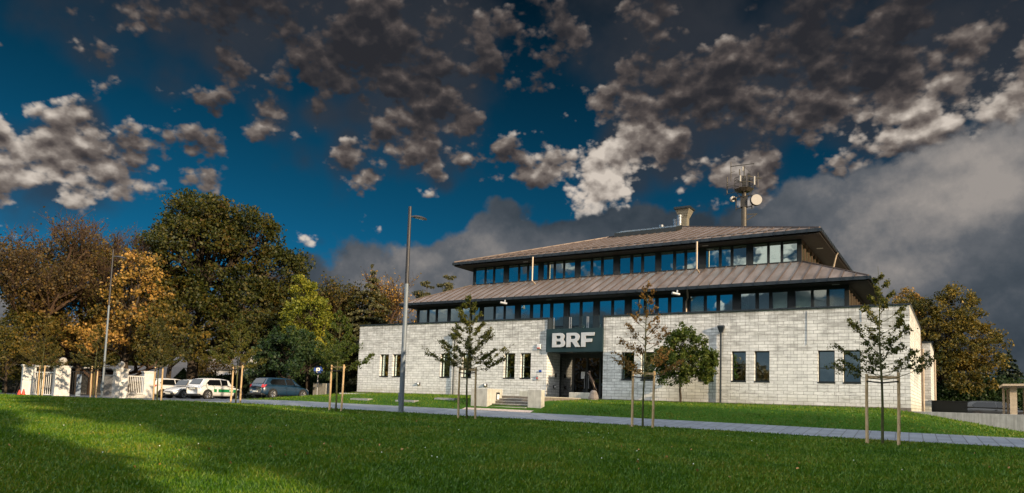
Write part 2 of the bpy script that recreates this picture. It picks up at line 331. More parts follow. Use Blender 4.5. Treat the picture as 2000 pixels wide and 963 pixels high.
# ------------------------------------------------------------------ mesh helpers
class MB:
    def __init__(s): s.v = []; s.f = []
    def add(s, vs, fs):
        o = len(s.v); s.v += [tuple(v) for v in vs]; s.f += [tuple(i+o for i in f) for f in fs]; return s
    def box(s, x0, x1, y0, y1, z0, z1, M=None):
        vs = [Vector((x, y, z)) for z in (z0, z1) for y in (y0, y1) for x in (x0, x1)]
        if M is not None: vs = [M @ v for v in vs]
        return s.add(vs, [(0, 2, 3, 1), (4, 5, 7, 6), (0, 1, 5, 4), (2, 6, 7, 3), (0, 4, 6, 2), (1, 3, 7, 5)])
    def bar(s, a, b, w, h=None, up=Vector((0, 0, 1))):
        a = Vector(a); b = Vector(b); h = h or w; d = (b-a).normalized()
        if abs(d.dot(up)) > .99: up = Vector((0, 1, 0))
        r = d.cross(up).normalized(); u = r.cross(d)
        vs = [p + r*i*w/2 + u*j*h/2 for p in (a, b) for i, j in ((-1, -1), (1, -1), (1, 1), (-1, 1))]
        return s.add(vs, [(3, 2, 1, 0), (4, 5, 6, 7), (0, 1, 5, 4), (1, 2, 6, 5), (2, 3, 7, 6), (3, 0, 4, 7)])
    def tube(s, pts, rs, n=8, caps=True):
        pts = [Vector(p) for p in pts]
        if not isinstance(rs, (list, tuple)): rs = [rs]*len(pts)
        o = len(s.v); ref = None
        for i, p in enumerate(pts):
            d = (pts[min(i+1, len(pts)-1)] - pts[max(i-1, 0)])
            d = d.normalized() if d.length > 1e-9 else Vector((0, 0, 1))
            if ref is None: ref = Vector((1, 0, 0)) if abs(d.x) < .9 else Vector((0, 1, 0))
            r = d.cross(ref).normalized(); u = d.cross(r); ref = -u if False else ref
            for k in range(n):
                a = 2*math.pi*k/n; q = p + (r*math.cos(a)+u*math.sin(a))*rs[i]; s.v.append(tuple(q))
        for i in range(len(pts)-1):
            for k in range(n):
                a = o+i*n+k; b = o+i*n+(k+1) % n; s.f.append((a, b, b+n, a+n))
        if caps:
            s.f.append(tuple(o+k for k in range(n))[::-1]); s.f.append(tuple(o+(len(pts)-1)*n+k for k in range(n)))
        return s
    def sphere(s, c, r, n=16, m=10, sz=1.0):
        c = Vector(c); o = len(s.v)
        for j in range(m+1):
            t = math.pi*j/m
            for i in range(n):
                a = 2*math.pi*i/n; s.v.append((c.x+r*math.sin(t)*math.cos(a), c.y+r*math.sin(t)*math.sin(a), c.z+r*sz*math.cos(t)))
        for j in range(m):
            for i in range(n):
                a = o+j*n+i; b = o+j*n+(i+1) % n; s.f.append((a, a+n, b+n, b))
        return s
    def build(s, name, mat, parent=None, smooth=False, bevel=0):
        me = bpy.data.meshes.new(name); me.from_pydata(s.v, [], s.f); me.validate(); me.update()
        if mat: me.materials.append(MATS[mat])
        if smooth: me.shade_smooth()
        o = bpy.data.objects.new(name, me); C.objects.link(o)
        if parent: o.parent = parent
        if bevel:
            b = o.modifiers.new('bevel', 'BEVEL'); b.width = bevel; b.segments = 2; b.limit_method = 'ANGLE'
        return o
def np_mesh(name, V, Q, mat, parent=None):
    me = bpy.data.meshes.new(name); k = Q.shape[1]
    me.vertices.add(len(V)); me.vertices.foreach_set('co', np.ascontiguousarray(V, dtype=np.float32).ravel())
    me.loops.add(Q.size); me.loops.foreach_set('vertex_index', Q.astype(np.int32).ravel())
    me.polygons.add(len(Q)); me.polygons.foreach_set('loop_start', np.arange(0, Q.size, k, dtype=np.int32))
    me.update(calc_edges=True); me.materials.append(MATS[mat])
    o = bpy.data.objects.new(name, me); C.objects.link(o)
    if parent: o.parent = parent
    return o
def tag(o, label=None, cat=None, group=None, kind=None):
    if label: o['label'] = label
    if cat: o['category'] = cat
    if group: o['group'] = group
    if kind: o['kind'] = kind
    return o
def thing(name, label, cat, loc=(0, 0, 0), rz=0, group=None):
    o = bpy.data.objects.new(name, None); C.objects.link(o); o.empty_display_size = .3
    o.location = loc; o.rotation_euler = (0, 0, rz); return tag(o, label, cat, group)
def struct(o): o['kind'] = 'structure'; return o
def kids(o): return [c for c in bpy.data.objects if c.parent == o]
def copy_tree(o, parent=None):
    c = o.copy(); C.objects.link(c); c.parent = parent
    for ch in kids(o): copy_tree(ch, c)
    return c

# ------------------------------------------------------------------ terrain
ZR = ([-400, -120, -56, -48, -40, -33, -25, -17, -10, -2, 10, 60, 400], [-1.3, -1.1, -.86, -.83, -.78, -.74, -.80, -.86, -.91, -.99, -1.05, -1.2, -1.4])
def yn(x): return 27.1+.05*max(-60, min(x, 30))
PW = 3.4
def terr(x, y):
    zr = float(np.interp(x, *ZR)); a = yn(x)
    kp = float(np.interp(x, [-56, -46, -40.3, -36], [.1, .2, .6, 1]))
    kw = float(np.interp(x, [-58, -48, -44.6, -40.3, -37.5, -2.6, 2.4, 8], [.03, .1, .2, .45, 1, 1, .08, .02]))
    if y < a: return zr - (a-y)*.008 - .12*float(np.interp(a-y, [0, 18, 27], [0, .6, 1.6]))
    z = zr + .205*kp*min(1, (y-a)/PW)
    if y > a+PW:
        q = min(1, (y-a-PW)/(38-a-PW)); b = float(np.interp(x, [-37, -31], [0, 1])); bank = float(np.interp(q, [0, .25, 1], [0, .72, 1]))
        z += kw*(.13-(zr+.205))*(q*(1-b)+bank*b)
    return z
def gpix(x, y, lift=0):
    """point of the ground seen at a photograph pixel (used once, to survey positions)"""
    d = pixdir(x, y); lo, hi = 2.0, None; t = 2.0
    while t < 400:
        p = d*t
        if p.z < terr(p.x, p.y): break
        t += .1
    return Vector((p.x, p.y, terr(p.x, p.y)+lift))
def G(x, y): return Vector((x, y, terr(x, y)))
XS = sorted(set([-400, -300, -220, -160, -130, -110, -95, -85, -75] + list(np.arange(-68, 20, 1.0)) + [-37.5, -2.6, 2.4] + [22, 25, 30, 40, 60, 90, 140, 220, 300, 400]))
def sheet(name, mat, rows, xs=XS, dz=0, parent=None):
    """rows: functions x -> y"""
    V = []; nx = len(xs)
    for r in rows:
        for x in xs: y = r(x); V.append((x, y, terr(x, y)+dz))
    Q = [(j*nx+i, j*nx+i+1, (j+1)*nx+i+1, (j+1)*nx+i) for j in range(len(rows)-1) for i in range(nx-1)]
    return np_mesh(name, np.array(V), np.array(Q), mat, parent)
rows = [lambda x, t=t: -300+(yn(x)+300)*t for t in (0, .5, .8, .9)] + [lambda x, t=t: t for t in (2, 6, 9, 12, 15, 18, 21)]
rows += [lambda x: yn(x)] + [lambda x, t=t: yn(x)+PW*t for t in (.5, 1)] + [lambda x, t=t: (yn(x)+PW)*(1-t)+38*t for t in (.12, .25, .5, .75, 1)] + [lambda x, t=t: t for t in (45, 60, 90, 150, 300, 700)]
struct(sheet('ground', 'lawn_soil', rows))
pxs = [x for x in XS if -46 <= x <= 40]
struct(sheet('footpath', 'pavers', [lambda x: yn(x), lambda x: yn(x)+PW*.5, lambda x: yn(x)+PW], pxs, .012))
# car park at the left, road to the gate
cxs = [x for x in XS if -68 <= x <= -38]
struct(sheet('car_park', 'asphalt', [lambda x: yn(x)+.2, lambda x: yn(x)+PW*.5, lambda x: yn(x)+PW] + [lambda x, t=t: (yn(x)+PW)*(1-t)+38*t for t in (.12, .25, .5, .75, 1)] + [lambda x: 45], cxs, .018))
# small paved area in front of the steps
def slab_on(name, x0, x1, f0, f1, mat, dz, nx=12, ny=5):
    V = []; Q = []
    for j in range(ny+1):
        for i in range(nx+1):
            x = x0+(x1-x0)*i/nx; y = f0(x)+(f1(x)-f0(x))*j/ny; V.append((x, y, terr(x, y)+dz))
    for j in range(ny):
        for i in range(nx): a = j*(nx+1)+i; Q.append((a, a+1, a+nx+2, a+nx+1))
    return np_mesh(name, np.array(V), np.array(Q), mat)

# ------------------------------------------------------------------ building
FY = 38.04; BX0, BX1, ZB, ZP = -37.6, -1.81, .17, 5.07
B = thing('office_building', 'long pale block office building with dark window bands under two brown metal hip roofs', 'building', (-19.7, 46, .17))
def bpart(mb, name, mat, parent=None, **k):
    o = mb.build(name, mat, parent or B, **k)
    if parent is None: o.matrix_parent_inverse = B.matrix_world.inverted() if False else Matrix.Translation((19.7, -46, -.17))
    return o
def wall_grid(xs, zs, openings, to3, thick):
    """solid wall cells with reveals; to3(u, w, z) gives the 3D point, w = depth from the face"""
    xs = sorted(set([round(x, 4) for x in xs])); zs = sorted(set([round(z, 4) for z in zs]))
    def solid(i, j):
        if i < 0 or j < 0 or i >= len(xs)-1 or j >= len(zs)-1: return False
        cx = (xs[i]+xs[i+1])/2; cz = (zs[j]+zs[j+1])/2
        return not any(a < cx < b and c < cz < d for a, b, c, d in openings)
    m = MB()
    for i in range(len(xs)-1):
        for j in range(len(zs)-1):
            if not solid(i, j): continue
            a, b, c, d = xs[i], xs[i+1], zs[j], zs[j+1]
            m.add([to3(a, 0, c), to3(b, 0, c), to3(b, 0, d), to3(a, 0, d)], [(0, 1, 2, 3)])
            m.add([to3(a, thick, c), to3(b, thick, c), to3(b, thick, d), to3(a, thick, d)], [(3, 2, 1, 0)])
            if not solid(i-1, j): m.add([to3(a, 0, c), to3(a, thick, c), to3(a, thick, d), to3(a, 0, d)], [(3, 2, 1, 0)])
            if not solid(i+1, j): m.add([to3(b, 0, c), to3(b, thick, c), to3(b, thick, d), to3(b, 0, d)], [(0, 1, 2, 3)])
            if not solid(i, j-1): m.add([to3(a, 0, c), to3(b, 0, c), to3(b, thick, c), to3(a, thick, c)], [(3, 2, 1, 0)])
            if not solid(i, j+1): m.add([to3(a, 0, d), to3(b, 0, d), to3(b, thick, d), to3(a, thick, d)], [(0, 1, 2, 3)])
    return m
WZ0, WZ1 = 1.33, 2.925
FW = [(-35.43, -34.60), (-34.22, -33.37), (-29.87, -29.04), (-28.04, -27.25), (-24.68, -23.85), (-23.43, -22.66), (-16.51, -15.71), (-15.30, -14.50), (-11.92, -11.13), (-10.15, -9.40), (-8.96, -8.20), (-5.86, -5.08), (-4.70, -3.92)]
ENX0, ENX1, SGZ = -21.5, -17.68, 4.40
ops = [(a, b, WZ0, WZ1) for a, b in FW] + [(ENX0, ENX1, -1, 9)]
xs = [BX0, BX1, ENX0, ENX1] + [v for w in FW for v in w]; zs = [-.6, WZ0, WZ1, ZP]
front = lambda u, w, z: (u, FY+w, z)
wlL = wall_grid([v for v in xs if v <= ENX0+.01], zs, [o_ for o_ in ops if o_[0] < ENX0-.01], front, .36)
wl = wall_grid([v for v in xs if v >= ENX1-.01], zs, [o_ for o_ in ops if o_[0] > ENX0+.01], front, .36)
# left end, right side wall (x = BX1) down to y=50, rear closing walls
SIDEW = [(41.6, 42.35), (42.9, 43.65), (44.2, 44.95), (45.5, 46.25)]
side = lambda u, w, z: (BX1-w, u, z)
ws = wall_grid([FY+.36, 50.0]+[v for w in SIDEW for v in w], zs, [(a, b, WZ0, WZ1) for a, b in SIDEW], side, .36)
wl.add(ws.v, ws.f)
wlL.box(BX0, BX0+.36, FY+.36, 66, -.6, ZP)
# entrance recess returns
ERY = 39.75
wlL.box(ENX0-.36, ENX0, FY+.36, ERY+.1, 0, 4.36); wl.box(ENX1, ENX1+.36, FY+.36, ERY+.1, 0, 4.36)
bpart(wl, 'wall', 'block_masonry'); bpart(wlL, 'wall', 'block_masonry')
# wing behind on the right side
wg = MB(); wg.box(-6, BX1-.02, 50.0, 52.2, -.3, 4.7)
bpart(wg, 'side_porch', 'brown_timber')
wg = MB(); wg.box(-20, -1.35, 52.2, 60, -.3, 4.45); bpart(wg, 'rear_wing', 'block_masonry')
cp = MB()
cp.box(BX0-.05, ENX0+.0, FY-.06, FY+.44, ZP, ZP+.075); cp.box(ENX1-.0, BX1+.06, FY-.06, FY+.44, ZP, ZP+.075)
cp.box(BX1-.44, BX1+.06, FY+.44, 50.05, ZP, ZP+.075); cp.box(BX0-.05, BX0+.44, FY+.44, 66, ZP, ZP+.075)
cp.box(ENX0, ENX0+.06, FY-.06, FY+.44, SGZ, ZP+.075); cp.box(ENX1-.06, ENX1, FY-.06, FY+.44, SGZ, ZP+.075)
bpart(cp, 'coping', 'dark_coping')
cp = MB(); cp.box(-20.05, -1.3, 52.15, 60.05, 4.45, 4.53); bpart(cp, 'wing_coping', 'dark_coping')
fl = MB(); fl.box(BX0+.36, BX1-.36, FY+.37, 66, 4.18, 4.36); bpart(fl, 'floor_slab', 'dark_coping')
fl = MB(); fl.box(BX0+.36, BX1-.36, FY+.37, 66, 0.0, .12)
fl.box(BX0+.37, BX1-.37, 45.5, 45.6, .12, 4.17)
for xw in (-32, -26.2, -21.9, -17.3, -12.6, -6.9): fl.box(xw-.05, xw+.05, FY+.4 if abs(xw+19.5) > 3 else ERY+.2, 45.4, .12, 4.17)
bpart(fl, 'interior_partition', 'interior')
cr = MB()
cr.box(-31.2, -7.6, 46.2, 46.3, 4.37, 9.8); cr.box(-34, -4.8, 47.3, 47.4, 4.37, 6.7)
cr.box(-33.8, -5.0, 40.9, 60, 6.62, 6.7); cr.box(-30.7, -7.6, 43.4, 60, 8.36, 8.46); cr.box(-30.7, -7.6, 43.4, 60, 9.92, 9.98)
for xw in (-31.2, -25.3, -22.65, -16.9, -13.5, -10.5): cr.box(xw-.05, xw+.05, 40.9, 47.2, 4.37, 6.6)
for xw in (-28.0, -22.1, -16.2, -10.4): cr.box(xw-.05, xw+.05, 43.45, 46.1, 8.47, 9.9)
bpart(cr, 'interior_room', 'interior')
for x in np.arange(-29.5, -8, 2.9): lt = MB(); lt.box(x-.6, x+.6, 44.3, 44.45, 9.86, 9.9); bpart(lt, 'ceiling_panel', 'ceiling_light')
for x in np.arange(-33, -5, 2.9): lt = MB(); lt.box(x-.6, x+.6, 42.3, 42.45, 6.55, 6.6); bpart(lt, 'ceiling_panel', 'ceiling_light')

def window(x0, x1, z0, z1, y, fw=.06, dep=.10, blind=None, split=None, sill=False, label=None, glassm='window_glass', axis='x', frame='dark_frame'):
    """frame mesh + pane child; axis 'x': window in a plane facing -Y at y; axis 'y': facing +X, (x0,x1) are y values and y is the x plane"""
    f = MB()
    def bx(m, a0, a1, d0, d1, c0, c1):
        if axis == 'x': m.box(a0, a1, y+d0, y+d1, c0, c1)
        else: m.box(y-d1, y-d0, a0, a1, c0, c1)
    bx(f, x0, x0+fw, 0, dep, z0, z1); bx(f, x1-fw, x1, 0, dep, z0, z1)
    bx(f, x0+fw, x1-fw, 0, dep, z0, z0+fw); bx(f, x0+fw, x1-fw, 0, dep, z1-fw, z1)
    if split: bx(f, x0+fw, x1-fw, .01, dep-.01, split-.02, split+.02)
    if sill: bx(f, x0-.03, x1+.02, -.19, -.003, z0-.06, z0+.012)
    o = bpart(f, 'window', frame)
    if label: o['label'] = label
    p = MB(); bx(p, x0+fw, x1-fw, dep*.45, dep*.45+.012, z0+fw, z1-fw)
    p.build('pane', 'window_glass_clear' if blind and blind[0]*blind[1] > .7 else glassm, o)
    if blind:
        b = MB(); t = blind[0]
        bx(b, x0+fw+.01, x0+fw+.01+(x1-x0-2*fw-.02)*blind[1], dep+.06, dep+.075, z1-fw-(z1-z0-2*fw)*t, z1-fw-.01)
        b.build('blind', blind[2] if len(blind) > 2 else 'blind_cream', o)
    return o
for i, (a, b) in enumerate(FW):
    bl = {9: (.55, 1, 'blind_white'), 11: (.52, 1, 'blind_cream'), 12: (.6, 1, 'blind_white')}.get(i)  # pale upper panels stand in for sky reflected in the glass, not real blinds
    window(a+.003, b-.003, WZ0+.003, WZ1-.003, FY+.18, .05, .1, sill=True, split=WZ0+.72 if i in (4, 5, 9, 11, 12) else None, blind=bl)
for a, b in SIDEW: window(a+.003, b-.003, WZ0+.003, WZ1-.003, BX1-.18, .05, .1, axis='y')
# upper bands
UP = [(-30.80, -29.90), (-29.83, -29.12), (-29.05, -28.19), (-27.82, -26.92), (-26.85, -26.16), (-26.09, -25.22), (-24.88, -24.47), (-24.41, -23.96), (-23.89, -23.20), (-23.14, -22.27),
      (-21.93, -21.06), (-20.97, -20.28), (-20.18, -19.37), (-18.97, -18.15), (-18.03, -17.38), (-17.28, -16.41), (-16.09, -15.2), (-15.10, -14.46), (-14.38, -13.55),
      (-13.16, -12.27), (-12.19, -11.55), (-11.47, -10.61), (-10.29, -9.39), (-9.33, -8.62), (-8.56, -7.71)]
UY, UZ0, UZ1 = 43.05, 8.54, 9.82
LO = [(-34.06, -33.21), (-33.11, -32.39), (-32.30, -31.30), (-31.12, -30.14), (-30.04, -29.30), (-29.20, -28.45), (-28.18, -27.25), (-27.18, -26.41), (-26.35, -25.49), (-25.11, -24.28), (-24.15, -23.47), (-23.38, -22.72),
      (-17.02, -16.13), (-16.05, -15.39), (-15.27, -14.58), (-14.48, -13.67), (-13.30, -12.40), (-12.32, -11.66), (-11.54, -10.74), (-10.35, -9.46), (-9.36, -8.72), (-8.64, -7.75), (-7.43, -6.54), (-6.49, -5.76), (-5.71, -4.88)]
LOF = [(-22.59, -21.70), (-21.34, -20.52), (-20.43, -19.55), (-19.20, -18.30), (-18.22, -17.39)]
LY, LZ0, LZ1 = 40.5, 5.0, 6.44
ublind = {0: (1, .12), 3: (.8, .45, 'blind_white'), 6: (1, .3), 7: (1, .4), 19: (1, .2), 18: (.5, 1, 'blind_white')}
for i, (a, b) in enumerate(UP): window(a, b, UZ0, UZ1, UY, .045, .09, blind=ublind.get(i))
lblind = {16: (1, .95), 19: (1, .5), 21: (1, 1), 22: (1, 1), 9: (1, .5), 12: (1, .35), 23: (1, 1, 'blind_white'), 24: (1, 1, 'blind_white')}
for i, (a, b) in enumerate(LO): window(a, b, LZ0, LZ1, LY, .045, .09, blind=lblind.get(i), label='brown panel window beside the balcony' if False else None)
for i, (a, b) in enumerate(LOF): window(a, b, 4.50, LZ1, LY, .05, .09)
# band structure: posts, headers, corner posts
def band(x0, x1, y, z0, z1, ws, name):
    m = MB(); m.box(x0, x1, y+.02, y+.14, z1+.003, z1+.75); cur = x0
    for a, b in sorted(ws)+[(x1, x1)]:
        if a-cur > .002: m.box(cur+.001, a-.001, y-.02 if a-cur > .2 else y+.005, y+.12, z0, z1+.003)
        cur = b
    return m
m = band(-31.0, -7.5, UY, 8.36, UZ1, UP, 'u'); m.box(-31.0, -7.5, UY-.03, UY+.018, 8.36, UZ0-.002)
bpart(m, 'window_band_frame', 'dark_frame')
m = band(-34.25, -4.70, LY, 4.37, LZ1, LO+LOF, 'l'); m.box(-34.25, -22.62, LY-.03, LY+.018, 4.37, LZ0-.002); m.box(-17.36, -4.7, LY-.03, LY+.018, 4.37, LZ0-.002)
bpart(m, 'window_band_frame', 'dark_frame')
# right side bands (timber posts and glazing), facing +X
def side_band(x, y0, y1, z0, z1, pitch, zt):
    m = MB(); m.box(x-.14, x-.02, y0+.13, y1, z1, zt); y = y0+.13; k = 0
    while y < y1-pitch:
        m.box(x-.16, x, y, y+.22, z0-.2, z1-.003)
        window(y+.23, y+pitch-.01, z0, z1-.01, x-.04, .06, .09, axis='y', frame='brown_timber'); y += pitch; k += 1
    bpart(m, 'side_band_frame', 'brown_timber')
side_band(-7.5, UY, 56.5, UZ0, UZ1, 1.15, UZ1+.7); side_band(-4.70, LY, 54.0, LZ0, LZ1, 1.15, LZ1+.7)
m = MB(); m.box(-31.0, -30.9, UY+.13, 60, 8.3, 10.4); m.box(-34.25, -34.15, LY+.13, 60, 4.37, 7.2); bpart(m, 'end_wall', 'dark_frame')
# roofs
def seam_pts(m, a, b, w=.032, h=.055):
    m.bar(Vector(a)+Vector((0, 0, h/2)), Vector(b)+Vector((0, 0, h/2)), w, h)
def hip_skirt(ex0, ex1, ey0, ey1, ez, ix0, ix1, iy0, iy1, iz, pitch, name):
    r = MB(); sm = MB()
    e = [(ex0, ey0), (ex1, ey0), (ex1, ey1), (ex0, ey1)]; i_ = [(ix0, iy0), (ix1, iy0), (ix1, iy1), (ix0, iy1)]
    for k in range(4):
        a, b = e[k], e[(k+1) % 4]; c, d = i_[(k+1) % 4], i_[k]
        r.add([(*a, ez), (*b, ez), (*c, iz), (*d, iz)], [(0, 1, 2, 3)])
    # seams front and both ends
    sl_ = (iz-ez)
    n = int((ex1-ex0)/pitch)
    for k in range(1, n):
        x = ex0+(ex1-ex0)*k/n; t = 1.0
        if x < ix0: t = (x-ex0)/(ix0-ex0)
        if x > ix1: t = (ex1-x)/(ex1-ix1)
        seam_pts(sm, (x, ey0, ez), (x, ey0+(iy0-ey0)*t, ez+sl_*t))
    n = int((ey1-ey0)/pitch)
    for k in range(1, n):
        y = ey0+(ey1-ey0)*k/n
        t = 1.0
        if y < iy0: t = (y-ey0)/(iy0-ey0)
        if y > iy1: t = (ey1-y)/(ey1-iy1)
        seam_pts(sm, (ex1, y, ez), (ex1+(ix1-ex1)*t, y, ez+sl_*t)); seam_pts(sm, (ex0, y, ez), (ex0+(ix0-ex0)*t, y, ez+sl_*t))
    for k in range(4): seam_pts(sm, (*e[k], ez), (*i_[k], iz), .09, .06)
    o = bpart(r, name, 'roof_metal'); sm.build('roof_seams', 'seam_shade_metal', o)
    g = MB(); gw = .10; s = MB()
    for (a, b) in (((ex0-gw, ey0-gw), (ex1+gw, ey0-gw)), ((ex1+gw, ey0), (ex1+gw, ey1)), ((ex0-gw, ey0), (ex0-gw, ey1))):
        if a[1] == b[1]: g.box(a[0], b[0], ey0-gw, ey0-.005, ez-.19, ez-.01)
        else: x = ex1+.005 if a[0] > ex0 else ex0-gw; g.box(x, x+gw-.005, ey0-.002, ey1, ez-.19, ez-.01)
    br = g; n = int((ex1-ex0)/pitch)
    for k in range(0, n+1):
        x = ex0+(ex1-ex0)*k/n; br.box(x-.02, x+.02, ey0-gw-.03, ey0-gw+.02, ez-.17, ez-.02)
    n = int((ey1-ey0)/pitch)
    for k in range(0, n+1):
        y = ey0+(ey1-ey0)*k/n; br.box(ex1+gw-.02, ex1+gw+.03, y-.02, y+.02, ez-.17, ez-.02)
    bpart(g, 'gutter', 'dark_coping')
    return o
hip_skirt(-35.0, -3.68, 39.5, 66.0, 6.84, -31.05, -7.42, 43.0, 62.5, 8.50, .62, 'lower_roof')
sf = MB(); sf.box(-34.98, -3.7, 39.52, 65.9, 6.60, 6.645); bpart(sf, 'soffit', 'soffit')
AP = (-19.2, 54.85, 14.50)
r = MB(); ex0, ex1, ey0, ey1, ez = -32.05, -6.35, 42.0, 67.7, 10.16
cs = [(ex0, ey0, ez), (ex1, ey0, ez), (ex1, ey1, ez), (ex0, ey1, ez)]
r.add(cs+[AP], [(0, 1, 4), (1, 2, 4), (2, 3, 4), (3, 0, 4)])
sm = MB()
n = 42
for k in range(1, n):
    t = k/n; x = ex0+(ex1-ex0)*t
    if x < AP[0]: s_ = (x-ex0)/(AP[0]-ex0)
    else: s_ = (ex1-x)/(ex1-AP[0])
    seam_pts(sm, (x, ey0, ez), (x, ey0+(AP[1]-ey0)*s_, ez+(AP[2]-ez)*s_))
    y = ey0+(ey1-ey0)*t; s_ = (y-ey0)/(AP[1]-ey0) if y < AP[1] else (ey1-y)/(ey1-AP[1])
    for xx in (ex0, ex1): seam_pts(sm, (xx, y, ez), (xx+(AP[0]-xx)*s_, y, ez+(AP[2]-ez)*s_))
for c in cs: seam_pts(sm, c, AP, .10, .08)
o = bpart(r, 'upper_roof', 'roof_metal'); sm.build('roof_seams', 'seam_shade_metal', o)
g = MB(); g.box(ex0-.1, ex1+.1, ey0-.1, ey0-.004, ez-.2, ez-.01); g.box(ex1+.004, ex1+.1, ey0-.002, ey1, ez-.2, ez-.01); g.box(ex0-.1, ex0-.004, ey0-.002, ey1, ez-.2, ez-.01)
for k in range(n+1):
    x = ex0+(ex1-ex0)*k/n; g.box(x-.02, x+.02, ey0-.13, ey0-.08, ez-.18, ez-.02)
    y = ey0+(ey1-ey0)*k/n; g.box(ex1+.08, ex1+.13, y-.02, y+.02, ez-.18, ez-.02)
bpart(g, 'gutter', 'dark_coping')
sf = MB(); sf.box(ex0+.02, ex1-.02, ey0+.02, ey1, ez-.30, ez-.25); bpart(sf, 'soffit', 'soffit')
for x, y, z in ((-5.3, 40.2, 6.598), (-5.3, 45, 6.598), (-6.95, 46, 9.858), (-22.6, 40.0, 6.598), (-13, 42.5, 9.858), (-26, 42.5, 9.858)):
    g = MB(); g.box(x-.18, x+.18, y-.06, y+.06, z-.02, z); bpart(g, 'soffit_light', 'ceiling_light')
# roof window strip near the apex
def roofz(x, y): return AP[2]-max(abs(x-AP[0]), abs(y-AP[1]))*(AP[2]-ez)/12.85
g = MB(); a = Vector((-19.9, 50.3, 0)); 
x0_, x1_, y0_, y1_ = -22.6, -17.6, 50.2, 51.6
vs = [(x, y, roofz(-19, y)+dz) for dz in (.02, .34) for y in (y0_, y1_) for x in (x0_, x1_)]
g.add(vs, [(0, 2, 3, 1), (4, 5, 7, 6), (0, 1, 5, 4), (2, 6, 7, 3), (0, 4, 6, 2), (1, 3, 7, 5)])
rw = bpart(g, 'skylight', 'dark_frame')
g = MB()
for k in range(4):
    a = x0_+.12+k*1.21; vs = [(x, y, roofz(-19, y)+dz) for dz in (.345, .36) for y in (y0_+.1, y1_-.1) for x in (a, a+1.12)]
    g.add(vs, [(0, 2, 3, 1), (4, 5, 7, 6), (0, 1, 5, 4), (2, 6, 7, 3), (0, 4, 6, 2), (1, 3, 7, 5)])
g.build('pane', 'window_blue', rw)
# chimney
cx, cy = -19.05, 56.4; z0 = 13.2
m = MB(); m.box(cx-.32, cx+.32, cy-.32, cy+.32, z0, 15.55)
vs = [(cx+sx*w, cy+sy*w, z) for z, w in ((15.55, .33), (16.25, .60)) for sx, sy in ((-1, -1), (1, -1), (1, 1), (-1, 1))]
m.add(vs, [(0, 1, 5, 4), (1, 2, 6, 5), (2, 3, 7, 6), (3, 0, 4, 7), (3, 2, 1, 0)])
for z in (15.7, 15.9, 16.1):
    w = .335+(z-15.55)*.385; m.box(cx-w-.012, cx+w+.012, cy-w-.012, cy+w+.012, z, z+.05)
ch = bpart(m, 'chimney', 'chimney_clad')
m = MB(); m.box(cx-.68, cx+.68, cy-.68, cy+.68, 16.25, 16.42); m.build('cap', 'dark_frame', ch)
for dx, dy, r_, zt in ((-.62, -.45, .16, 15.45), (-.18, -.62, .20, 15.7), (-1.65, -.9, .19, 14.95)):
    m = MB(); m.tube([(cx+dx, cy+dy, z0), (cx+dx, cy+dy, zt)], r_, 14); m.tube([(cx+dx, cy+dy, zt-.18), (cx+dx, cy+dy, zt-.08)], r_+.04, 14)
    m.build('flue', 'steel_flue', ch, smooth=False)
# down pipes on upper storey
for x in (-25.03, -13.32):
    m = MB(); m.tube([(x, 41.86, 10.0), (x, 41.86, 8.3), (x+.05, 42.2, 8.14)], .055, 10); bpart(m, 'downpipe', 'zinc_pipe')
m = MB(); m.tube([(-6.25, 48.4, 9.98), (-6.35, 48.4, 9.8), (-6.7, 48.4, 8.2)], .055, 10); bpart(m, 'downpipe', 'zinc_pipe')
m = MB(); m.tube([(-13.1, 39.45, 6.7), (-13.3, 40.2, 6.3), (-13.45, 40.38, 6.1), (-13.45, 40.38, 4.4)], .05, 10); bpart(m, 'downpipe', 'zinc_pipe')
for x in (-28.62, -10.69):
    m = MB(); m.tube([(x, FY-.13, .12), (x, FY-.13, 4.0)], .055, 10)
    vs = [(x+sx*w, FY-.13+sy*w*.75+.02, z) for z, w in ((3.92, .07), (4.22, .17), (4.32, .17)) for sx, sy in ((-1, -1), (1, -1), (1, 1), (-1, 1))]
    m.add(vs, [(0, 1, 5, 4), (1, 2, 6, 5), (2, 3, 7, 6), (3, 0, 4, 7), (4, 5, 9, 8), (5, 6, 10, 9), (6, 7, 11, 10), (7, 4, 8, 11), (8, 9, 10, 11), (3, 2, 1, 0)])
    for z in (.8, 2.0, 3.2): m.tube([(x, FY-.13, z), (x, FY-.13, z+.05)], .07, 10)
    o = bpart(m, 'downpipe', 'dark_coping'); o['label'] = 'black downpipe with funnel head on the block wall'
for (y, x) in ((50.1, BX1+.12), (58.5, -1.25)):
    m = MB(); m.tube([(x, y, 0), (x, y, 3.9)], .06, 10); bpart(m, 'downpipe', 'zinc_pipe')
# wall lamps
def bulkhead(x, y, z, r=.13):
    m = MB(); m.box(x-r, x+r, y-.07, y, z-.09, z+.09); o = bpart(m, 'wall_lamp', 'black_iron')
    g = MB(); g.sphere((x, y-.07, z), .085, 12, 8); g.build('lamp_shade', 'plastic_white', o, smooth=True)
bulkhead(-31.7, FY, .85); bulkhead(-26.05, FY, .85)
m = MB(); m.box(ENX0, ENX0+.06, 38.9, 39.15, .75, .95); o = bpart(m, 'wall_lamp', 'black_iron'); m = MB(); m.sphere((ENX0+.06, 39.02, .85), .08, 12, 8); m.build('lamp_shade', 'plastic_white', o)
m = MB(); m.box(-22.2, -21.95, FY-.10, FY-.002, 3.17, 3.48); o = bpart(m, 'alarm_box', 'plastic_white', bevel=.02)
m = MB(); m.box(-22.18, -21.97, FY-.115, FY-.101, 3.2, 3.26); m.build('stripe', 'cone_red', o)
m = MB(); m.box(-22.02, -21.86, FY-.06, FY-.002, 1.72, 1.86); bpart(m, 'house_number', 'sign_blue')
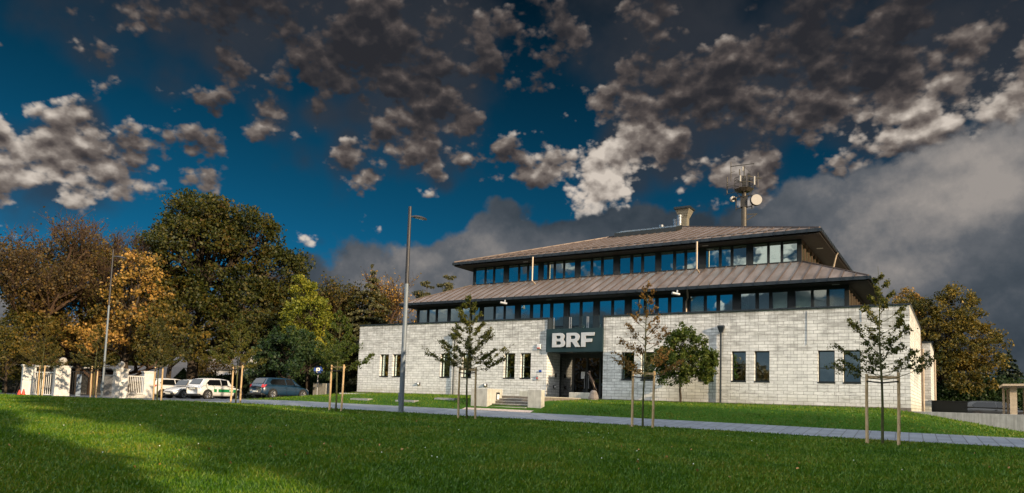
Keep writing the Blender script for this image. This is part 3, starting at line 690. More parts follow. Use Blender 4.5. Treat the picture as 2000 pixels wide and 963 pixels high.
m = MB(); m.box(-22.2, -22.06, FY-.08, FY-.002, 1.26, 1.5); o = bpart(m, 'intercom', 'steel_grey'); m = MB(); m.box(-22.17, -22.09, FY-.09, FY-.081, 1.3, 1.4); m.build('plate', 'cone_red', o)
m = MB(); m.box(ENX0, ENX0+.08, 39.1, 39.22, 1.45, 1.7); bpart(m, 'card_reader', 'plastic_black')
# thin cable on the wall right side and row of nails
m = MB(); m.tube([(-6.35, FY-.015, 4.95), (-6.37, FY-.015, 3.25), (-6.45, FY-.015, 3.2)], .012, 6); m.tube([(-3.86, FY-.015, 5.0), (-3.85, FY-.015, 4.3)], .012, 6); bpart(m, 'cable', 'steel_grey')
# camera domes under lower eave
for x in (-25.6, -13.65):
    m = MB(); m.tube([(x, 39.35, 6.62), (x, 39.3, 6.45)], .05, 8); m.tube([(x+.1, 39.42, 6.38), (x-.22, 39.1, 6.44)], .085, 10); bpart(m, 'security_camera', 'steel_grey')
# sign
m = MB(); m.box(ENX0-.02, ENX1+.01, FY-.14, FY+.35, 2.97, SGZ)
sg_ = bpart(m, 'entrance_sign', 'sign_green')
m = MB(); m.box(ENX0+.02, ENX1-.02, FY+.36, LY-.06, 4.19, 4.37); bpart(m, 'balcony_floor', 'steel_grey')
m = MB(); m.box(ENX0+.01, ENX1-.01, FY+.36, ERY-.2, 2.97, 4.17); bpart(m, 'porch_ceiling', 'dark_frame')
def letter(outs, x, z, w, h, y):
    cu = bpy.data.curves.new('letter', 'CURVE'); cu.dimensions = '2D'; cu.fill_mode = 'BOTH'; cu.extrude = .022; cu.bevel_depth = .004
    for pts in outs:
        s = cu.splines.new('POLY'); s.points.add(len(pts)-1); s.use_cyclic_u = True
        for p, (a, b) in zip(s.points, pts): p.co = (a*w, b*h, 0, 1)
    ob = bpy.data.objects.new('t', cu); me = bpy.data.meshes.new_from_object(ob)
    bpy.data.objects.remove(ob); me.name = 'letter'; me.materials.append(MATS['letter_silver'])
    o = bpy.data.objects.new('letter', me); C.objects.link(o); o.parent = sg_
    o.location = (x, y, z); o.rotation_euler = (rad(90), 0, 0); return o
def arc(cx, cy, rx, ry, a0, a1, n=12):
    return [(cx+rx*math.cos(rad(a0+(a1-a0)*k/n)), cy+ry*math.sin(rad(a0+(a1-a0)*k/n))) for k in range(n+1)]
Bo = [(0, 0), (.66, 0)] + arc(.68, .27, .32, .27, -90, 60, 10) + arc(.64, .755, .30, .245, -35, 90, 10) + [(0, 1)]
Bi1 = [(.30, .17), (.56, .17)] + arc(.57, .295, .11, .125, -90, 90, 8) + [(.30, .42)]
Bi2 = [(.30, .60), (.54, .60)] + arc(.55, .71, .10, .11, -90, 90, 8) + [(.30, .82)]
Ro = [(0, 0), (.30, 0), (.30, .36), (.42, .36), (.66, 0), (1.02, 0), (.74, .40)] + arc(.62, .69, .33, .31, -50, 90, 12) + [(0, 1)]
Ri = [(.30, .56), (.54, .56)] + arc(.55, .685, .11, .125, -90, 90, 8) + [(.30, .81)]
Fo = [(0, 0), (.34, 0), (.34, .34), (.82, .34), (.84, .56), (.34, .56), (.34, .78), (1.0, .78), (1.02, 1), (0, 1)]
for outs, x, w in (([Bo, Bi1, Bi2], -21.05, .90), ([Ro, Ri], -20.06, .93), ([Fo], -19.06, .86)):
    letter(outs, x, 3.26, w, .86, FY-.185)
# balcony rail
m = MB()
for x in (-21.30, -20.08, -20.2, -18.9, -19.0, -17.85): m.bar((x, FY+.42, 4.38), (x, FY+.42, 5.17), .04)
br_ = bpart(m, 'balcony_rail', 'steel_grey')
for a, b in ((-21.26, -20.24), (-20.05, -19.04), (-18.86, -17.89)):
    m = MB(); m.box(a, b, FY+.41, FY+.425, 4.46, 5.2); m.build('glass_panel', 'rail_glass', br_)
# entrance doors
DX = [-21.48, -20.55, -20.42, -19.62, -19.5, -18.72, -18.6, -17.7]
m = MB(); m.box(ENX0+.005, ENX1-.005, ERY, ERY+.12, 2.72, 3.0)
for a, b in ((ENX0+.003, ENX0+.08), (-20.62, -20.46), (-19.62, -19.5), (-18.72, -18.6), (ENX1-.1, ENX1-.003)): m.box(a, b, ERY, ERY+.12, .14, 2.72)
m.box(ENX0+.08, ENX1-.1, ERY+.01, ERY+.11, .14, .26)
db = bpart(m, 'door_frame', 'dark_frame')
for i, (a, b) in enumerate(((ENX0+.08, -20.62), (-20.46, -19.62), (-19.5, -18.72), (-18.6, ENX1-.1))):
    m = MB(); m.box(a, b, ERY+.05, ERY+.062, .26, 2.72); o = bpart(m, 'entrance_door' if i in (1, 2) else 'side_light', 'door_glass')
    if i in (1, 2):
        m = MB(); xh = -19.70 if i == 1 else -19.42; m.tube([(xh, ERY-.04, .8), (xh, ERY-.04, 1.6)], .018, 8); m.build('handle', 'steel_grey', o)
m = MB(); m.box(-19.98, -19.72, ERY+.035, ERY+.045, 1.42, 1.85); bpart(m, 'door_notice', 'plastic_white')
m = MB(); m.box(-18.55, -18.35, ERY+.035, ERY+.045, 1.0, 1.13); bpart(m, 'door_notice', 'window_blue')
m = MB(); m.box(ENX0-.9, ENX1+.02, 36.7, ERY, .0, .145); bpart(m, 'doorstep', 'step_stone')

# ------------------------------------------------------------------ things in front of the entrance
def block(name, label, cat, x0, x1, y0, y1, z0, z1, mat='concrete', group=None):
    m = MB(); c = Vector(((x0+x1)/2, (y0+y1)/2, z0)); m.box(x0-c.x, x1-c.x, y0-c.y, y1-c.y, 0, z1-z0)
    o = m.build(name, mat, bevel=.02); o.location = c; return tag(o, label, cat, group)

st_ = thing('entrance_steps', 'dark stone steps between two concrete blocks leading up towards the entrance', 'steps', (-19.4, 30.4, -.7))
for k in range(5):
    m = MB(); m.box(-1.14, 1.10, -.05+.31*k, -.05+.31*k+(.306 if k < 4 else 4.9), -.1+.001*k, .14+.145*(k+1)-.02); o = m.build('step', 'step_stone', st_); zt_ = .14+.145*(k+1)-.02; m = MB(); m.box(-1.138, 1.098, -.05+.31*k-.025, -.05+.31*k+(.28 if k < 4 else 4.89), zt_+.001, zt_+.032); m.build('tread', 'concrete', o)
lb = block('concrete_block', 'larger rough concrete block with a built-in lamp, left of the entrance steps', 'concrete block', -21.6, -20.55, 30.2, 31.65, -.8, .50, group='concrete blocks by the steps')
m = MB(); m.box(.527, .55, .10, .42, .70, 1.12); o = m.build('step_lamp', 'dark_frame', lb); m = MB(); m.box(.551, .56, .15, .37, .75, 1.02); m.build('lamp_shade', 'plastic_white', o)
block('concrete_block', 'narrow grey concrete block at the right end of the entrance steps', 'concrete block', -18.29, -17.5, 30.5, 30.85, -.8, .50, group='concrete blocks by the steps')
block('bench', 'low pale concrete bench block in front of the glass doors', 'bench', -19.2, -17.85, 36.7, 37.2, .0, .50)
block('concrete_block', 'small low concrete block against the wall behind the steps', 'concrete block', -21.95, -21.25, 35.6, 36.1, .0, .50, group='concrete blocks by the steps')
struct(slab_on('forecourt', -21.6, -17.6, lambda x: yn(x)+PW, lambda x: yn(x)+PW+.35, 'pink_paving', .02, 6, 2))
# sculpture on a rock
t = thing('sculpture', 'slender dark bronze figure curving up from a rough pinkish stone beside the doors', 'sculpture', (-17.5, 36.5, .08))
m = MB(); prof = [(0, .30, .22), (.12, .31, .23), (.3, .26, .2), (.48, .19, .15), (.56, .11, .09)]; rn = random.Random(4)
for z, a, b in prof:
    for k in range(10):
        an = k*math.tau/10; q = 1+rn.uniform(-.12, .12); m.v.append((a*q*math.cos(an), b*q*math.sin(an), z))
for j in range(4):
    for k in range(10): m.f.append((j*10+k, j*10+(k+1) % 10, (j+1)*10+(k+1) % 10, (j+1)*10+k))
m.f.append(tuple(range(40, 50))); m.build('stone', 'stone_pinkgrey', t)
m = MB(); m.tube([(0, 0, .5), (.03, 0, .75), (-.06, 0, .95), (-.12, 0, 1.1), (-.22, 0, 1.25), (-.27, 0, 1.42), (-.38, 0, 1.52), (-.46, 0, 1.56)], [.05, .06, .075, .10, .085, .06, .05, .03], 10)
m.tube([(-.17, 0, 1.2), (-.05, .02, 1.1), (.04, .02, .98)], [.04, .035, .02], 8); m.tube([(.02, 0, .75), (.14, .03, .62), (.17, .03, .52)], [.04, .03, .025], 8)
m.sphere((-.30, 0, 1.62), .065, 10, 8); m.tube([(-.27, 0, 1.45), (-.30, 0, 1.6)], .04, 8)
m.build('figure', 'bronze', t, smooth=True)
# low kerb wall and lawn slabs at the left end
block('low_kerb', 'low pale kerb wall along the lawn at the left end of the building', 'kerb', -36.6, -30.9, 35.3, 35.6, -.25, .04)
for i, (px, py, lab) in enumerate(((708, 780, 'pale rectangular cover slab in the lawn, leftmost of three'), (797, 783, 'pale cover slab in the lawn right of the tall lamp post'), (874, 779, 'pale cover slab in the lawn nearest the young tree by the steps'))):
    p = gpix(px, py); m = MB(); m.box(-.7, .7, -.3, .3, -.1, .035); m.box(-.6, .6, -.2, .2, .036, .05); o = m.build('cover_slab', 'wall_concrete'); o.location = p; tag(o, lab, 'slab', 'cover slabs in the lawn')

# retaining wall, right car park
rwx = [x for x in [-1.81, 0, 1, 2.4, 4, 6, 8, 12, 20, 40]]
m = MB(); m.box(-1.80, 40, 38.1, 38.4, -1.8, .0+.03); o = m.build('retaining_wall', 'wall_concrete', bevel=.01); tag(o, 'grey board-marked concrete retaining wall running right from the building corner', 'wall')
m = MB(); m.add([(-1.30, 38.41, -.45), (60, 38.41, -.45), (60, 90, -.45), (-1.30, 90, -.45)], [(0, 1, 2, 3)]); struct(m.build('rear_car_park', 'asphalt'))
m = MB(); m.box(BX0, BX1+.02, FY-.22, FY-.003, -.1, .165); o = m.build('plinth', 'step_stone'); o.parent = B; o.matrix_parent_inverse = Matrix.Translation((19.7, -46, -.17))
# storage box, carport
t = thing('storage_box', 'black slatted storage box behind the retaining wall beside the building', 'storage box', (-.6, 54, -.05))
m = MB(); m.box(-.75, 1.2, -.5, .5, -.4, .78); m.build('box_body', 'plastic_black', t, bevel=.02)
m = MB()
for z in (.2, .4, .6): m.box(-.76, 1.21, -.52, -.501, z, z+.06)
m.box(-.8, 1.25, -.55, .55, .781, .84); m.build('box_lid', 'plastic_black', t)
t = thing('carport', 'open timber carport with pale wooden post behind the retaining wall', 'carport', (2.5, 51.3, -.05))
for a, b, c, d in ((.2, .55, 0, .12), (7, 7.15, 0, .15), (0, .12, 3.5, 3.65), (7, 7.15, 3.5, 3.65)):
    m = MB(); m.box(a, b, c, d if d > c else c+.12, -.4, 1.75); m.build('post', 'planed_wood', t)
m = MB()
vs = [(-.15, -.4, 1.76), (8, -.4, 1.95), (8, 4.2, 1.95), (-.15, 4.2, 1.76)]; m.add(vs+[(a, b, c+.12) for a, b, c in vs], [(3, 2, 1, 0), (4, 5, 6, 7), (0, 1, 5, 4), (1, 2, 6, 5), (2, 3, 7, 6), (3, 0, 4, 7)]); m.build('roof', 'planed_wood', t)
m = MB()
for k in range(9): m.bar((.3+k*.85, 4.0, -.4), (.3+k*.85, 4.0, 1.7), .12, .04)
m.build('back_slats', 'planed_wood', t)

# ------------------------------------------------------------------ lamp posts
def lamp_post(loc, h, label, r0=.115, yaw=.4, tall_dark=True):
    t = thing('street_lamp', label, 'street lamp', loc, 0, 'tall grey street lamps')
    m = MB(); m.tube([(0, 0, -.2), (0, 0, 2.0), (0, 0, h*.62)], [r0, r0*.95, r0*.8], 14); m.build('pole', 'lamp_pole_grey', t)
    m = MB(); m.tube([(0, 0, h*.62), (0, 0, h)], [r0*.78, r0*.62], 14); m.build('upper_pole', 'lamp_pole_dark', t)
    m = MB(); m.box(-.10, .02, -r0-.006, -r0+.01, .5, .95); m.build('service_door', 'lamp_pole_grey', t)
    c, s = math.cos(yaw), math.sin(yaw)
    arm = MB(); arm.tube([(0, 0, h-.50), (c*.22, s*.22, h-.46)], .04, 8); a = arm.build('arm', 'lamp_pole_dark', t)
    hd = MB(); M = Matrix.Translation((c*.2, s*.2, h-.46)) @ Matrix.Rotation(yaw, 4, 'Z') @ Matrix.Rotation(rad(6), 4, 'Y')
    pr = [(0, .05, .05), (.1, .13, .06), (.35, .15, .07), (.55, .11, .04), (.66, .03, .015)]
    for x, w, z in pr:
        for yy, zz in ((-w, -.02), (-w*.7, z), (w*.7, z), (w, -.02), (w*.8, -.05), (-w*.8, -.05)): hd.v.append(tuple(M @ Vector((x, yy, zz))))
    for j in range(4):
        for k in range(6): hd.f.append((j*6+k, j*6+(k+1) % 6, (j+1)*6+(k+1) % 6, (j+1)*6+k))
    hd.f += [tuple(range(6))[::-1], tuple(range(24, 30))]
    h_ = hd.build('lamp_head', 'lamp_pole_dark', t)
    g = MB(); g.add([M @ Vector(v) for v in ((.12, -.09, -.053), (.5, -.08, -.053), (.5, .08, -.053), (.12, .09, -.053))], [(0, 1, 2, 3)]); g.build('lens', 'plastic_white', h_)
    return t
lamp_post(gpix(783, 806), 10.05, 'tall grey street lamp on the lawn edge in front of the building', r0=.125, yaw=.9)
lamp_post(gpix(198.5, 778), 9.95, 'thin pale street lamp in front of the autumn trees by the gate', r0=.075, yaw=.9)

# ------------------------------------------------------------------ vegetation
def unit(v): return v/np.maximum(np.linalg.norm(v, axis=-1, keepdims=True), 1e-9)
def leaf_quads(rg, cen, size, droop=0.0):
    """one folded diamond per centre"""
    n = len(cen); d = unit(rg.normal(size=(n, 3))+np.array([0, 0, -droop])); u = unit(np.cross(d, rg.normal(size=(n, 3))))
    s = size*rg.uniform(.6, 1.35, (n, 1)); nn = np.cross(d, u)
    V = np.stack([cen-d*s*.5, cen+u*s*.38+nn*s*.12, cen+d*s*.5, cen-u*s*.38+nn*s*.12], 1).reshape(-1, 3)
    return V, np.arange(4*n).reshape(n, 4)
def tubes_np(segs, n=5):
    """segs: list of (points, radii)"""
    m = MB()
    for p, r in segs: m.tube(p, r, n, caps=False)
    return m
def bend(a, b, rn, amt=.12, up=.0, k=5):
    a = Vector(a); b = Vector(b); L = (b-a).length; o = Vector((rn.uniform(-1, 1), rn.uniform(-1, 1), rn.uniform(-.3, 1)+up))*L*amt
    return [a.lerp(b, t)+o*math.sin(math.pi*t)*(1 if t < 1 else 0)+Vector((rn.uniform(-1, 1), rn.uniform(-1, 1), rn.uniform(-1, 1)))*L*.02*(0 < t < 1) for t in [i/k for i in range(k+1)]]
def broad_tree(name, label, loc, lobes, mat, seed, nclump=260, per=90, cr=.8, leaf=.22, trunk_r=.4, trunk_h=4, barkm='bark_dark', group=None, gap=.0, shell=.55, droop=.2, cat='tree', flat=.75):
    rg = np.random.default_rng(seed); rn = random.Random(seed)
    t = thing(name, label, cat, loc, 0, group)
    L = np.array(lobes, float); wts = L[:, 3]*L[:, 4]*L[:, 5]; wts = wts**.75; wts /= wts.sum()
    segs = []; clumps = []
    top = Vector((rn.uniform(-.3, .3), rn.uniform(-.3, .3), trunk_h)); tp = bend((0, 0, -.3), top, rn, .04)
    segs.append((tp, [trunk_r*q for q in (1.25, 1, .93, .9, .85, .8)]))
    zmax = (L[:, 2]+L[:, 5]).max(); spine = bend(top, (L[0, 0]*.5, L[0, 1]*.5, trunk_h+(zmax-trunk_h)*.7), rn, .05)
    segs.append((spine, [trunk_r*.8*q for q in (1, .8, .6, .42, .25, .1)]))
    for i, (x, y, z, a, b, c) in enumerate(lobes):
        base = spine[min(4, max(0, int((z-c*.6-trunk_h)/(max(.1, zmax-trunk_h))*5)))] if z > trunk_h else tp[-2]
        lp = bend(base, (x, y, z-.15*c), rn, .12, .2); r0 = trunk_r*.42*min(1, (a*b*c)**.33/3+.3)
        segs.append((lp, [r0*q for q in (1, .85, .7, .55, .42, .3)]))
        k = max(3, int(nclump*wts[i])); v = unit(rg.normal(size=(k, 3))); v[:, 2] = np.where(v[:, 2] < -.5, -v[:, 2], v[:, 2])
        rr = (shell+(1-shell)*rg.uniform(0, 1, (k, 1))**.5)*rg.uniform(.88, 1.1, (k, 1)); pc = v*rr*np.array([a, b, c])+np.array([x, y, z])
        clumps.append(pc)
        for q in pc[::2]:
            st = lp[rn.choice((2, 3, 4, 5))]; segs.append((bend(st, q, rn, .1, .3, 3), [r0*.32, r0*.22, r0*.13, .012]))
    cc = np.concatenate(clumps)
    if gap > 0: cc = cc[rg.uniform(size=len(cc)) > gap]
    n = len(cc); sz = cr*rg.uniform(.55, 1.35, (n, 1, 1)); pts = rg.normal(size=(n, per, 3)); pts = unit(pts)*rg.uniform(0, 1, (n, per, 1))**.45
    pts = pts*sz*np.array([1, 1, flat]); keep = rg.uniform(size=(n, per)) < rg.uniform(.5, 1.0, (n, 1))
    P = (cc[:, None, :]+pts)[keep]; P = P[P[:, 2] > .1]
    V, Q = leaf_quads(rg, P, leaf, droop)
    np_mesh('crown', V, Q, mat, t); tubes_np(segs, 6).build('trunk', barkm, t, smooth=True)
    return t
def twig_tree(name, label, loc, h, spread, mat, seed, leaves=8000, leaf=.2, lo=.2, hi=.65, trunk_r=.35, group=None, levels=4, upb=.35, barkm='bark_twig', first=.12, lsig=.35, cat='tree', nb=6, minr=.012):
    """tree with a visible branch skeleton and sparse foliage in the band lo..hi of its height"""
    rg = np.random.default_rng(seed); rn = random.Random(seed); t = thing(name, label, cat, loc, 0, group)
    segs = []; tips = []
    def grow(p, d, L, r, lev):
        pts = [p]; q = p; dd = d
        for i in range(4):
            dd = (dd+Vector((rn.gauss(0, .16), rn.gauss(0, .16), rn.gauss(.05, .1)+upb*.14*(lev > 0)))).normalized(); q = q+dd*L/4; pts.append(q)
        segs.append((pts, [r, r*.88, r*.74, r*.6, r*.45], lev))
        if lev >= levels: tips.extend(pts[1:]); return
        if lev >= 2: tips.extend(pts[2:])
        n = nb if lev else nb+4
        for i in range(n):
            f = rn.uniform(.35, 1.0) if lev else rn.uniform(first, 1.0)
            k = min(3, int(f*4)); b = pts[k].lerp(pts[k+1], f*4-k)
            side = Vector((rn.gauss(0, 1), rn.gauss(0, 1), rn.gauss(0, .35))).normalized()
            nd = (dd*(.55 if lev else .42)+side*(.8 if lev else spread)+Vector((0, 0, upb))).normalized()
            grow(b, nd, L*rn.uniform(.42, .68)*(1 if lev else (1.05-.45*f)), max(minr, r*rn.uniform(.38, .55)), lev+1)
    grow(Vector((0, 0, -.3)), Vector((0, 0, 1)), h*.62, trunk_r, 0)
    zt = max(p.z for s_ in segs for p in s_[0]); sc = h/zt
    m = MB()
    for p, r, lv in segs: m.tube([q*sc if False else Vector((q.x*sc, q.y*sc, q.z*sc)) for q in p], r, 7 if lv < 2 else 3, caps=False)
    m.build('trunk', barkm, t)
    T = np.array([[q.x, q.y, q.z] for q in tips])*sc; zz = T[:, 2]/h
    w = np.clip((zz-lo)/.1, 0.02, 1)*np.clip((hi-zz)/.15+.5, .05, 1); idx = rg.choice(len(T), size=leaves, p=w/w.sum())
    P = T[idx]+rg.normal(size=(leaves, 3))*lsig; P = P[P[:, 2] > .1]; V, Q = leaf_quads(rg, P, leaf, .3); np_mesh('crown', V, Q, mat, t)
    return t
def conifer(name, label, loc, h, r, mat, seed, leaf=.22, tiers=22, group=None, dens=1.0, dr=.25, base=.06, ragged=.25, cat='tree'):
    rg = np.random.default_rng(seed); rn = random.Random(seed); t = thing(name, label, cat, loc, 0, group)
    m = MB(); m.tube([(0, 0, -.3), (0, 0, h*.5), (0, 0, h)], [h*.016+.05, h*.009+.03, .02], 7); P = []
    for i in range(tiers):
        f = i/(tiers-1); z = h*(base+(1-base)*f); R_ = r*(1-f)**.85+.12; nb = max(4, int(11-6*f))
        for k in range(nb):
            a = rn.uniform(0, math.tau); L = R_*rn.uniform(1-ragged*1.6, 1+ragged*.6); e = Vector((math.cos(a)*L, math.sin(a)*L, -L*dr+rn.uniform(-.1, .2)))
            b = Vector((0, 0, z)); pts = [b, b+e*.5+Vector((0, 0, L*.10)), b+e+Vector((0, 0, L*.06))]; m.tube(pts, [.03+.012*L, .02, .008], 3, caps=False)
            n = int(26*L*dens)+6; tt = rg.uniform(.12, 1, n)[:, None]; c = np.array(b)+np.array(e)*tt; c[:, 2] += L*.1*np.sin(np.pi*tt[:, 0])
            wdt = (.30*L*(1.1-tt))*.8; sd_ = np.array([-math.sin(a), math.cos(a), 0]); c = c+sd_*rg.uniform(-1, 1, (n, 1))*wdt+rg.normal(size=(n, 3))*np.array([.03, .03, .06]); P.append(c)
    P = np.concatenate(P); V, Q = leaf_quads(rg, P, leaf, .5); np_mesh('crown', V, Q, mat, t); m.build('trunk', 'bark_dark', t)
    return t
def vtop(px, py_top, x, y): return None
def at(px, D, y=None):
    """position at distance D along the ray of a photo column, on the ground (survey helper)"""
    d = Fv + (px-PPX)/FPX*Rv - (770-PPY)/FPX*Uv; p = d*D; return Vector((p.x, p.y, terr(p.x, p.y)))
HZ = lambda px: 779.3-.03224*(1000-px)*1.0
def hgt(px, py, D): return (HZ(px)-py)*D/FPX

# young staked trees
def staked_tree(loc, label, seed, h, mat, leaves, r=1.55, zc0=1.95, leaf=.072, sparse=1.0, rot=0):
    rg = np.random.default_rng(seed); rn = random.Random(seed)
    t = thing('young_tree', label, 'young tree', loc, 0, 'young staked trees in a row along the path')
    m = MB(); lean = rn.uniform(-.06, .06)
    tr = [Vector((lean*z/3+.02*math.sin(z*2+seed), 0.02*math.cos(z*1.7), z)) for z in (-.1, .6, 1.2, 1.9, 2.6, 3.3, 4.0, h*.85, h)]
    m.tube(tr, [.045, .04, .036, .033, .028, .023, .018, .010, .004], 8, caps=False); P = []; C_ = []
    def onT(z):
        for a, b in zip(tr, tr[1:]):
            if a.z <= z <= b.z: return a.lerp(b, (z-a.z)/(b.z-a.z))
        return tr[-1]
    nb = 32
    for i in range(nb):
        f = (i+rn.random()*.6)/nb; z = zc0+(h-.35-zc0)*f**1.45; a = i*2.4+rn.uniform(-.5, .5)
        L = r*(.10+1.05*(1-f)**.9)*rn.uniform(.75, 1.15); el = rn.uniform(.22, .50)+.5*f
        d = Vector((math.cos(a)*math.cos(el), math.sin(a)*math.cos(el), math.sin(el))); b = onT(z)
        pts = [b+d*L*q+Vector((0, 0, -.10*L*math.sin(math.pi*q)+rn.uniform(-.02, .02))) for q in (0, .25, .5, .75, 1)]
        m.tube(pts, [.013, .011, .009, .006, .003], 4, caps=False)
        for k in range(int(3+5*L)):
            q = rn.uniform(.40, .97); j = min(3, int(q*4)); s0 = pts[j].lerp(pts[j+1], q*4-j); a2 = a+rn.choice((-1, 1))*rn.uniform(.4, 1.1); l2 = rn.uniform(.12, .38)*L*.8
            e = s0+Vector((math.cos(a2), math.sin(a2), rn.uniform(-.1, .6)))*l2; m.tube([s0, e], [.005, .002], 3, caps=False); C_.append((s0, e))
        C_.append((pts[2], pts[4])); C_.append((pts[3], pts[4]))
    per = max(2, int(leaves*2.1/len(C_)))
    for s0, e in C_:
        n = per if rn.random() < sparse else max(1, per//4); q = rg.uniform(0, 1, (n, 1)); P.append(np.array(s0)*(1-q)+np.array(e)*q+rg.normal(size=(n, 3))*.035)
    V, Q = leaf_quads(rg, np.concatenate(P), leaf, .5); np_mesh('crown', V, Q, mat, t); m.build('trunk', 'bark_green', t)
    # three stakes round the trunk, crossbars and rubber ties
    tops = []
    for k, (x, y) in enumerate(((-.44, .03), (.44, -.03))):
        lx, ly = rn.uniform(-.05, .05), rn.uniform(-.05, .05); s = MB()
        s.tube([(x+lx, y+ly, -.2), (x+lx*.5+rn.uniform(-.012, .012), y, 1.0), (x, y, 2.14+rn.uniform(0, .08))], [.05, .047, .043], 10); s.build('stake', 'stake_wood', t); tops.append((x, y))
    for a, b in ((0, 1),):
        s = MB(); s.bar((tops[a][0]-.03, tops[a][1]+.06, 2.07), (tops[b][0]+.03, tops[b][1]+.06, 2.05), .03, .08); s.build('crossbar', 'stake_wood', t)
    for a in (0, 1):
        s = MB(); p = onT(1.93); s.bar((tops[a][0], tops[a][1]-.055, 1.93), (p.x, p.y-.04, 1.88), .014, .045); s.build('tie', 'rubber', t)
    return t
SY = [(1725, 868, 5.55, 'leaf_hornbeam', 2500, 1.6, 'young staked tree nearest the right end of the path, airy yellow green crown', 5),
      (1255, 835, 5.8, 'leaf_copper', 1500, 1.45, 'young staked tree with thin copper brown leaves in front of the right facade', 2),
      (910, 818, 5.4, 'leaf_hornbeam', 4200, 1.8, 'young staked tree with full dark green crown left of the steps', 3),
      (655, 803, 5.0, 'leaf_green', 4200, 1.6, 'young staked tree with broad green crown at the left end of the building', 4),
      (460, 788, 5.3, 'leaf_hornbeam', 3500, 1.5, 'young staked tree in front of the white car with the green stripe', 1),
      (306, 783, 5.2, 'leaf_mix', 3000, 1.5, 'young staked tree in front of the rear of the leftmost white car', 6),
      (181, 777, 5.2, 'leaf_mix', 3200, 1.5, 'young staked tree in the opening between the gate pillars', 7),
      (78, 773, 5.3, 'leaf_mix', 3600, 1.6, 'leftmost young staked tree in front of the white gate', 8)]
for px, py, h, mt, nl, r, lab, sd_ in SY:
    staked_tree(gpix(px, py), lab, sd_*11, h, mt, nl, r, rot=.35+.15*sd_)

# big trees on the left
T = broad_tree
twig_tree('bare_tree', 'tall reddish half-bare tree at the far left edge', at(38, 60), hgt(38, 372, 60), 1.0, 'leaf_rust', 21, 14000, .20, .10, .80, .34, lsig=.4)
twig_tree('bare_tree', 'reddish half-bare tree second from the left edge above the gate', at(112, 62), hgt(112, 370, 62), .85, 'leaf_mix', 25, 13000, .20, .10, .75, .34, lsig=.4)
twig_tree('bare_tree', 'half-bare tree with dark bare top branches between the reddish trees and the golden maple', at(178, 64), hgt(178, 410, 64), .9, 'leaf_mix', 22, 8000, .20, .1, .60, .35, lsig=.4)
twig_tree('bare_tree', 'nearly leafless tree top rising behind the golden maple', at(238, 67), hgt(238, 412, 67), .9, 'leaf_rust', 23, 3500, .18, .1, .6, .3, lsig=.4)
T('maple_tree', 'golden leaved maple right of the tall lamp by the gate', at(248, 60), [(0, 0, 7.6, 3.3, 2.6, 2.9), (-2.6, 0, 5.6, 2.5, 2.2, 2.2), (2.2, -.5, 5.6, 2.4, 2.2, 2.2), (.3, 0, 10.4, 2.0, 2, 2.2), (-.8, -1, 4.2, 3.6, 2.3, 1.8)], 'leaf_gold', 31, 190, 55, .7, .25, .3, 3, gap=.2)
T('maple_tree', 'low golden and brown tree above the left gate pillars', at(150, 62), [(0, 0, 4.4, 3.4, 2.2, 2.2), (-3.2, 0, 4.0, 2.4, 2, 2.2), (2.8, 0, 4.2, 2.2, 2, 2.2)], 'leaf_gold', 29, 150, 50, .65, .22, .25, 2.2, gap=.2)
T('maple_tree', 'mixed brown tree standing low over the leftmost gate pillar', at(55, 59), [(0, 0, 4.2, 3.0, 2.2, 2.6), (-2.6, 0, 5.0, 2.0, 2, 2.6)], 'leaf_mix', 30, 150, 60, .65, .2, .25, 2.2, gap=.1)
T('shrub_tree', 'dark shaded tree between the oak trunk and the spruce', at(475, 62), [(0, 0, 4.6, 3.4, 2.6, 2.6), (-2.6, 0, 6.4, 2.2, 2, 2.0), (2.6, 0, 5.4, 2.4, 2.2, 2.6)], 'leaf_oak', 28, 190, 80, .7, .22, .25, 2.2)
T('oak_tree', 'largest dark green oak with dense rounded crown left of centre', at(375, 66), [(0, 0, 13.0, 5.2, 4.8, 4.6), (-.8, 0, 17.2, 3.0, 3, 2.2), (-4.2, 0, 14.6, 3.0, 3, 2.6), (3.6, 2.6, 15.0, 3.2, 3, 3.0), (6.0, 4.4, 11.5, 2.8, 3, 3.2), (4.8, 2, 8.2, 4.0, 3.4, 3.0), (-3.8, -1, 9.8, 3.2, 3, 3.2), (0, -2.2, 8.6, 4.4, 2.8, 2.6), (6.8, 4.8, 7.2, 2.8, 3, 2.6), (8.4, 5.6, 5.6, 2.6, 2.6, 3.0), (7.6, 5.2, 9.4, 2.2, 2.4, 2.2), (2.2, -.5, 17.2, 2.2, 2.2, 1.5)], 'leaf_oak', 32, 820, 100, .95, .26, .62, 4.0, shell=.62)
T('maple_tree', 'mixed yellow and brown leaved tree under the left side of the oak', at(325, 58), [(0, 0, 4.8, 3.6, 2.5, 2.2), (-2, 0, 6.4, 2.4, 2, 1.8), (2.4, 0, 4.0, 2, 2, 1.6)], 'leaf_mix', 33, 130, 60, .7, .24, .25, 2.4, gap=.1)
T('lime_tree', 'bright yellow green cone shaped tree at the right foot of the oak', at(598, 58), [(0, 0, 3.4, 2.9, 2.4, 2.6), (-.3, 0, 6.4, 2.3, 1.9, 2.3), (-.9, 0, 8.6, 1.5, 1.2, 1.6)], 'leaf_lime', 34, 210, 90, .55, .18, .2, 1.6, shell=.75)
T('shrub_tree', 'dark green rounded tree at the shaded foot of the bright cone tree', at(560, 54), [(0, 0, 3.2, 2.8, 2.2, 2.2), (2.4, 0, 2.4, 2.2, 2, 1.7), (-2, 0, 2.2, 2, 2, 1.6)], 'leaf_deep', 35, 150, 80, .6, .2, .2, 1.5)
conifer('spruce_tree', 'dark spruce standing behind the blue hatchback', at(528, 55), hgt(528, 640, 55)+.5, 2.3, 'needle', 36)
